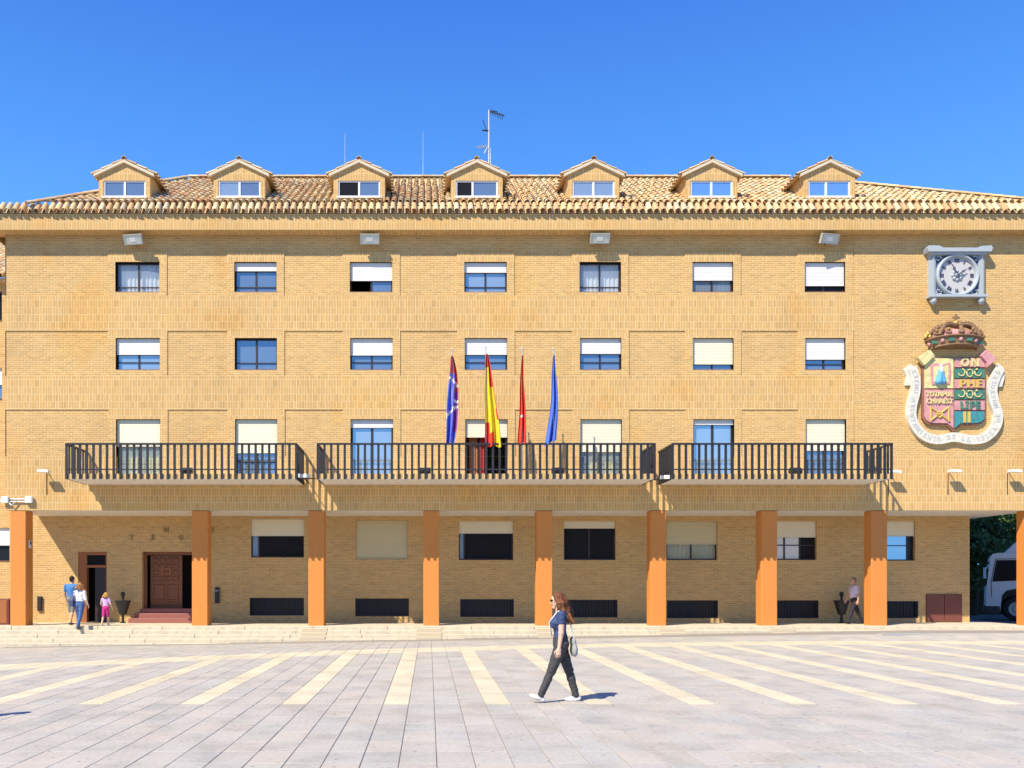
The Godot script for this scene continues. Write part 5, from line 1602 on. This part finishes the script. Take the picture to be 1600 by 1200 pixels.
func build_truck():
	var t := thing("truck", "white truck cab with roof deflector parked beyond the building corner", "truck")
	t.position = Vector3(25.1, 0.15, -8.0)
	t.rotation_degrees.y = -31.0
	t.scale = Vector3.ONE * 1.06
	# side outline of the cab: x to the rear, y up; the nose is at x = 0
	var prof := PackedVector2Array([Vector2(0.02, 0.42), Vector2(0.0, 0.62), Vector2(0.02, 1.35), Vector2(0.15, 2.6), Vector2(0.24, 2.76), Vector2(0.4, 2.8), Vector2(2.1, 2.76), Vector2(2.1, 0.95), Vector2(1.62, 0.95), Vector2(1.55, 1.15), Vector2(1.4, 1.3), Vector2(1.05, 1.34), Vector2(0.7, 1.25), Vector2(0.55, 1.05), Vector2(0.5, 0.42)])
	var st := begin()
	slab_xy(st, prof, -1.2, 1.2)
	var cabin := part(st, "cab", M["truck_paint"], t)
	st = begin()
	slab_xy(st, PackedVector2Array([Vector2(0.22, 1.62), Vector2(1.15, 1.66), Vector2(1.15, 2.5), Vector2(0.36, 2.5)]), 1.2, 1.212)
	part(st, "side_window", M["dark_glass"], cabin)
	st = begin()
	for e in [[Vector2(0.18, 1.58), Vector2(0.33, 2.55)], [Vector2(0.33, 2.55), Vector2(1.22, 2.55)], [Vector2(1.22, 2.55), Vector2(1.22, 1.36)], [Vector2(0.18, 1.58), Vector2(0.2, 1.0)]]:
		tube(st, [Vector3(e[0].x, e[0].y, 1.205), Vector3(e[1].x, e[1].y, 1.205)], 0.014)
	part(st, "door_seam", M["dark_iron"], cabin)
	st = begin()
	box(st, Vector3(1.12, 1.42, 1.2), Vector3(1.26, 1.5, 1.23))
	part(st, "handle", M["dark_iron"], cabin)
	st = begin()
	quad(st, Vector3(0.02, 1.45, 1.1), Vector3(0.02, 1.45, -1.1), Vector3(0.125, 2.45, -1.05), Vector3(0.125, 2.45, 1.05), Vector3.LEFT)
	part(st, "windscreen", M["dark_glass"], cabin)
	st = begin()
	slab_xy(st, PackedVector2Array([Vector2(0.62, 2.77), Vector2(0.95, 3.12), Vector2(1.4, 3.55), Vector2(1.75, 3.74), Vector2(2.0, 3.74), Vector2(2.0, 2.77)]), -1.05, 1.05)
	var df := part(st, "roof_deflector", M["truck_paint"], t)
	st = begin()
	slab_xy(st, PackedVector2Array([Vector2(1.3, 3.2), Vector2(1.6, 3.3), Vector2(1.6, 3.5), Vector2(1.4, 3.42)]), 1.05, 1.056)
	part(st, "red_mark", M["red_curtain"], df)
	st = begin()
	bevel_box(st, Vector3(-0.06, 0.32, -1.22), Vector3(0.5, 0.62, 1.22), 0.03)
	box(st, Vector3(1.62, 0.45, -1.2), Vector3(7.5, 0.95, 1.15))
	part(st, "bumper_and_chassis", M["dark_iron"], t)
	st = begin()
	bevel_box(st, Vector3(2.25, 0.96, -1.25), Vector3(7.6, 3.75, 1.25), 0.03)
	part(st, "cargo_box", M["truck_paint"], t)
	st = begin()
	box(st, Vector3(-0.1, 1.75, 1.3), Vector3(0.0, 2.2, 1.5))
	tube(st, [Vector3(0.2, 2.3, 1.2), Vector3(-0.04, 2.18, 1.4)], 0.02)
	part(st, "mirror", M["pale_glass"], t)
	st = begin()
	box(st, Vector3(-0.02, 0.72, 0.75), Vector3(0.03, 0.9, 1.1))
	part(st, "headlight", M["lamp_glass"], t)
	var ax := Basis(Vector3.RIGHT, PI / 2)
	for e in [[1.08, 1.05], [1.08, -1.05], [5.6, 1.05], [5.6, -1.05]]:
		var w := group_node("wheel", t)
		w.position = Vector3(e[0], 0.5, e[1])
		st = begin()
		lathe(st, [Vector2(0.3, -0.14), Vector2(0.44, -0.15), Vector2(0.5, -0.1), Vector2(0.5, 0.1), Vector2(0.44, 0.15), Vector2(0.3, 0.14)], Vector3.ZERO, 24, ax)
		part(st, "tyre", M["tyre"], w)
		st = begin()
		lathe(st, [Vector2(0.001, 0.05), Vector2(0.12, 0.09), Vector2(0.2, 0.04), Vector2(0.3, 0.12)], Vector3.ZERO, 18, ax)
		part(st, "rim", M["lamp_housing"], w)
func build_opposite():
	var b := thing("white_building", "white rendered building across the square, behind the viewer", "building")
	b.position = Vector3(0, 0, 72)
	var st := begin()
	box(st, Vector3(-45, 0, 0), Vector3(50, 9.5, 10))
	part(st, "wall", M["plaster"], b)
	st = begin()
	box(st, Vector3(-45.5, 9.5, -0.6), Vector3(50.5, 9.9, 10.5))
	part(st, "roof", M["shield_edge"], b)
	for k in 22:
		for j in 3:
			st = begin()
			box(st, Vector3(-43.0 + k * 4.2, 1.0 + j * 3.0, -0.06), Vector3(-41.4 + k * 4.2, 2.6 + j * 3.0, -0.002))
			part(st, "window", M["dark_glass"], b)
func build_trees():
	var f := thing("fence", "dark brown board fence behind the white truck", "fence")
	f.position = Vector3(22.5, 0.0, -15.0)
	for i in 24:
		var st := begin()
		box(st, Vector3(i * 0.42, 0, 0), Vector3(i * 0.42 + 0.40, 2.7 + 0.05 * sin(i * 2.0), 0.06))
		part(st, "board", M["brown_fence"], f)
	var spots := [[28.0, -13.4, 7.0, 3.2], [32.0, -14.5, 7.6, 3.4], [26.5, -18.5, 8.0, 3.4], [31.0, -20.0, 8.6, 3.6]]
	var lab := ["dense dark tree standing behind the truck cab", "dense dark tree standing behind the truck cargo box", "dense dark tree standing behind the fence close to the building", "tall dense tree standing farthest behind the truck"]
	for i in 4:
		var s: Array = spots[i]
		var t := thing("tree", lab[i], "tree", "trees beyond the building corner")
		t.position = Vector3(s[0], 0.1, s[1])
		var st := begin()
		tube(st, [Vector3.ZERO, Vector3(0.05, 1.4, 0), Vector3(-0.05, 2.8, 0.1)], 0.2, 0.13, 8)
		for k in 7:
			var a := TAU * k / 7.0
			tube(st, [Vector3(-0.03, 1.8 + 0.15 * k, 0.05), Vector3(cos(a) * 0.9, 3.2 + 0.2 * k, sin(a) * 0.9), Vector3(cos(a) * 1.8, 3.9 + 0.25 * k, sin(a) * 1.8)], 0.08, 0.02, 5)
		part(st, "trunk", M["bark"], t)
		st = begin()
		for k in 60:
			var dir := Vector3(rng.randfn(), rng.randfn() * 0.8, rng.randfn()).normalized()
			var cc: Vector3 = Vector3(0, s[2] * 0.56, 0) + dir * Vector3(s[3], s[2] * 0.42, s[3]) * pow(rng.randf(), 0.4) * 0.85
			for m in 120:
				var p: Vector3 = cc + Vector3(rng.randfn(), rng.randfn() * 0.8, rng.randfn()) * 0.36
				var a := Vector3(rng.randfn(), rng.randfn(), rng.randfn()).normalized() * 0.15
				var b := a.cross(Vector3(rng.randfn(), rng.randfn(), rng.randfn())).normalized() * 0.08
				quad(st, p - a, p + b, p + a, p - b)
		part(st, "crown", M["leaf"], t)
	var rd := begin()
	quad(rd, Vector3(22.6, 0.146, -12.5), Vector3(60, 0.146, -12.5), Vector3(60, 0.146, -0.5), Vector3(22.6, 0.146, -0.5), Vector3.UP)
	var r := part(rd, "road", M["asphalt"], self)
	r.set_meta("kind", "structure")

func build_people():
	var skin := Color(0.62, 0.36, 0.24)
	var pale := Color(0.66, 0.42, 0.30)
	# the woman walking across the square, facing left
	var w := person("woman in navy top and charcoal trousers walking across the paving", "", Vector3(ex(876, 31.0 - 12.96), 0.0, 31.0 - 12.96), -90.0, 1.64, {"skin": pale, "top": Color(0.035, 0.055, 0.15), "bottom": Color(0.045, 0.045, 0.048), "shoe": Color(0.75, 0.74, 0.76), "female": true, "left_leg": [21.0, -2.0, 18.0], "right_leg": [-19.0, -4.0, -4.0], "left_arm": [2.0, 6.0, 3.0], "right_arm": [-4.0, 12.0, 3.0], "sleeve": 0.42, "cuff": 0.055, "nod": 4.0, "long_hair": Color(0.13, 0.045, 0.014), "hair_length": 0.37, "locks": 24}, 0.012)
	var st := begin()
	for s in [-1, 1]: box(st, Vector3(0.03 * s - 0.026, 1.583, 0.148), Vector3(0.03 * s + 0.026, 1.615, 0.158))
	box(st, Vector3(-0.085, 1.603, 0.06), Vector3(-0.08, 1.611, 0.15)); box(st, Vector3(0.08, 1.603, 0.06), Vector3(0.085, 1.611, 0.15))
	part(st, "sunglasses", M["sunglass"], w)
	var bag := thing("shoulder_bag", "grey shoulder bag hanging behind the woman in the navy top", "bag")
	bag.position = w.position
	bag.rotation_degrees.y = -90.0
	var acc := new_acc()
	var bc := Color(0.30, 0.31, 0.31)
	sdf_add(acc, [cap(Vector3(-0.10, 0.80, -0.20), Vector3(0.08, 0.80, -0.20), 0.075, 0.075, bc, 0.04, Vector3(1, 1.3, 0.6)), cap(Vector3(-0.09, 0.94, -0.185), Vector3(0.07, 0.94, -0.185), 0.055, 0.05, bc, 0.04, Vector3(1, 1, 0.6))], 0.014)
	put(acc_mesh(acc), "pouch", M["skin_cloth"], bag)
	st = begin()
	tube(st, [Vector3(0.06, 0.98, -0.195), Vector3(0.10, 1.2, -0.13), Vector3(0.13, 1.385, -0.03), Vector3(0.10, 1.385, 0.06), Vector3(0.02, 1.22, 0.17), Vector3(-0.12, 1.0, 0.12)], 0.012)
	part(st, "strap", M["white_plastic"], bag)
	# family on the steps, seen from behind
	person("man in bright blue shirt and grey shorts seen from behind", "family on the steps", Vector3(ex(111.5, -0.5), 0.274, -0.5), 170.0, 1.76, {"build": 1.16, "skin": skin, "top": Color(0.04, 0.17, 0.42), "bottom": Color(0.20, 0.20, 0.20), "shoe": Color(0.03, 0.03, 0.03), "shorts": true, "left_leg": [10.0, 4.0, 0.0], "right_leg": [-8.0, 12.0, 0.0], "left_arm": [8.0, 20.0, 16.0], "right_arm": [-4.0, 18.0, 16.0], "sleeve": 0.65, "short_hair": Color(0.02, 0.014, 0.01)})
	var fw := person("woman in white top and blue jeans climbing the steps", "family on the steps", Vector3(ex(124.5, 0.5), 0.142, 0.5), 172.0, 1.64, {"skin": pale, "top": Color(0.74, 0.74, 0.75), "bottom": Color(0.05, 0.11, 0.27), "shoe": Color(0.16, 0.14, 0.12), "female": true, "left_leg": [8.0, 6.0, 0.0], "right_leg": [-14.0, 14.0, -20.0], "left_arm": [10.0, 30.0, 8.0], "right_arm": [4.0, 30.0, 8.0], "sleeve": 1.1, "long_hair": Color(0.34, 0.17, 0.055), "hair_length": 0.12, "locks": 12})
	var bg := thing("handbag", "dark blue and white handbag under the arm of the woman in jeans", "bag")
	bg.position = fw.position
	bg.rotation_degrees.y = 172.0
	st = begin()
	slab_xy(st, PackedVector2Array([Vector2(-0.16, -0.2), Vector2(0.14, -0.2), Vector2(0.17, 0.02), Vector2(0.08, 0.2), Vector2(-0.08, 0.2), Vector2(-0.17, 0.02)]), -0.05, 0.05)
	var pouch := part(st, "pouch", M["poster_navy"] if M.has("poster_navy") else M["clock_blue"], bg)
	pouch.transform = Transform3D(Basis(Vector3.UP, PI / 2 + 0.3), Vector3(0.25, 1.02, -0.05))
	st = begin()
	box(st, Vector3(-0.03, -0.17, 0.05), Vector3(0.03, 0.16, 0.054))
	part(st, "white_band", M["white_plastic"], bg).transform = pouch.transform
	st = begin()
	tube(st, [Vector3(0.25, 1.2, -0.12), Vector3(0.17, 1.39, -0.03), Vector3(0.25, 1.2, 0.04)], 0.012)
	part(st, "strap", M["clock_blue"], bg)
	person("girl in lilac top and magenta shorts at the top step", "family on the steps", Vector3(ex(165, 0.15), 0.274, 0.15), 175.0, 1.17, {"skin": pale, "top": Color(0.55, 0.36, 0.62), "bottom": Color(0.55, 0.02, 0.22), "shoe": Color(0.7, 0.66, 0.68), "shorts": true, "left_leg": [-10.0, 14.0, -10.0], "right_leg": [12.0, 8.0, 0.0], "left_arm": [10.0, 50.0, 20.0], "right_arm": [-5.0, 40.0, 20.0], "sleeve": 0.6, "long_hair": Color(0.50, 0.31, 0.09), "hair_length": 0.14, "locks": 12})
	person("man in dark shirt standing on the paving outside the view, casting a shadow", "", Vector3(-6.65, 0.0, 20.2), 60.0, 1.7, {"skin": skin, "top": Color(0.08, 0.08, 0.09), "bottom": Color(0.05, 0.05, 0.07), "shoe": Color(0.03, 0.03, 0.03), "left_leg": [4.0, 4.0, 0.0], "right_leg": [-4.0, 4.0, 0.0], "left_arm": [4.0, 12.0, 5.0], "right_arm": [4.0, 12.0, 5.0], "short_hair": Color(0.03, 0.02, 0.015)}, 0.025)
	person("man in pale pink shirt and dark trousers walking under the arcade", "", Vector3(ex(1335, -1.2), 0.274, -1.2), -90.0, 1.74, {"skin": skin, "top": Color(0.66, 0.56, 0.66), "bottom": Color(0.02, 0.018, 0.03), "shoe": Color(0.015, 0.012, 0.01), "belly": 1.0, "left_leg": [18.0, 0.0, 10.0], "right_leg": [-20.0, 4.0, -12.0], "left_arm": [-12.0, 18.0, 5.0], "right_arm": [12.0, 18.0, 5.0], "sleeve": 0.75, "short_hair": Color(0.20, 0.17, 0.15)})

func _ready():
	rng.seed = 7
	noise.seed = 4
	noise.frequency = 0.02
	# camera: level, with a shifted lens so that uprights stay upright
	var cam := Camera3D.new()
	cam.name = "camera"
	add_child(cam)
	cam.position = Vector3(0, CY, DIST)
	cam.set_frustum(0.5 * 1200.0 / FOC, Vector2(130.0, 312.0) / FOC * 0.5, 0.5, 900.0)
	cam.current = true
	# sky, sun, exposure
	var env := Environment.new()
	env.background_mode = Environment.BG_SKY
	var sm := ProceduralSkyMaterial.new()
	sm.sky_top_color = Color(0.004, 0.048, 0.33).linear_to_srgb()
	sm.sky_horizon_color = Color(0.19, 0.56, 1.0).linear_to_srgb()
	sm.sky_curve = 0.26
	sm.sky_energy_multiplier = 1.13
	sm.ground_horizon_color = Color(0.5, 0.5, 0.5)
	sm.ground_bottom_color = Color(0.4, 0.38, 0.35)
	sm.sun_angle_max = 0.0
	var sky := Sky.new()
	sky.sky_material = sm
	env.sky = sky
	env.tonemap_mode = Environment.TONE_MAPPER_LINEAR
	env.tonemap_exposure = 1.47
	env.sdfgi_enabled = true
	env.ssao_enabled = true
	env.ssil_enabled = true
	var we := WorldEnvironment.new()
	we.name = "world_environment"
	we.environment = env
	add_child(we)
	var sun := DirectionalLight3D.new()
	sun.name = "sun"
	sun.light_energy = 1.6
	sun.light_color = Color(1.0, 0.95, 0.86)
	sun.light_angular_distance = 0.5
	sun.shadow_enabled = true
	sun.basis = Basis.looking_at(Vector3(0.95, -1.5, -1.0).normalized(), Vector3.UP)
	add_child(sun)
	materials()
	build_ground()
	build_steps()
	build_hall()
	build_wing()
	build_trees()
	build_opposite()
	build_clock()
	build_arms()
	build_flags()
	build_antennas()
	floodlights()
	build_bins()
	build_truck()
	build_grate()
	build_people()
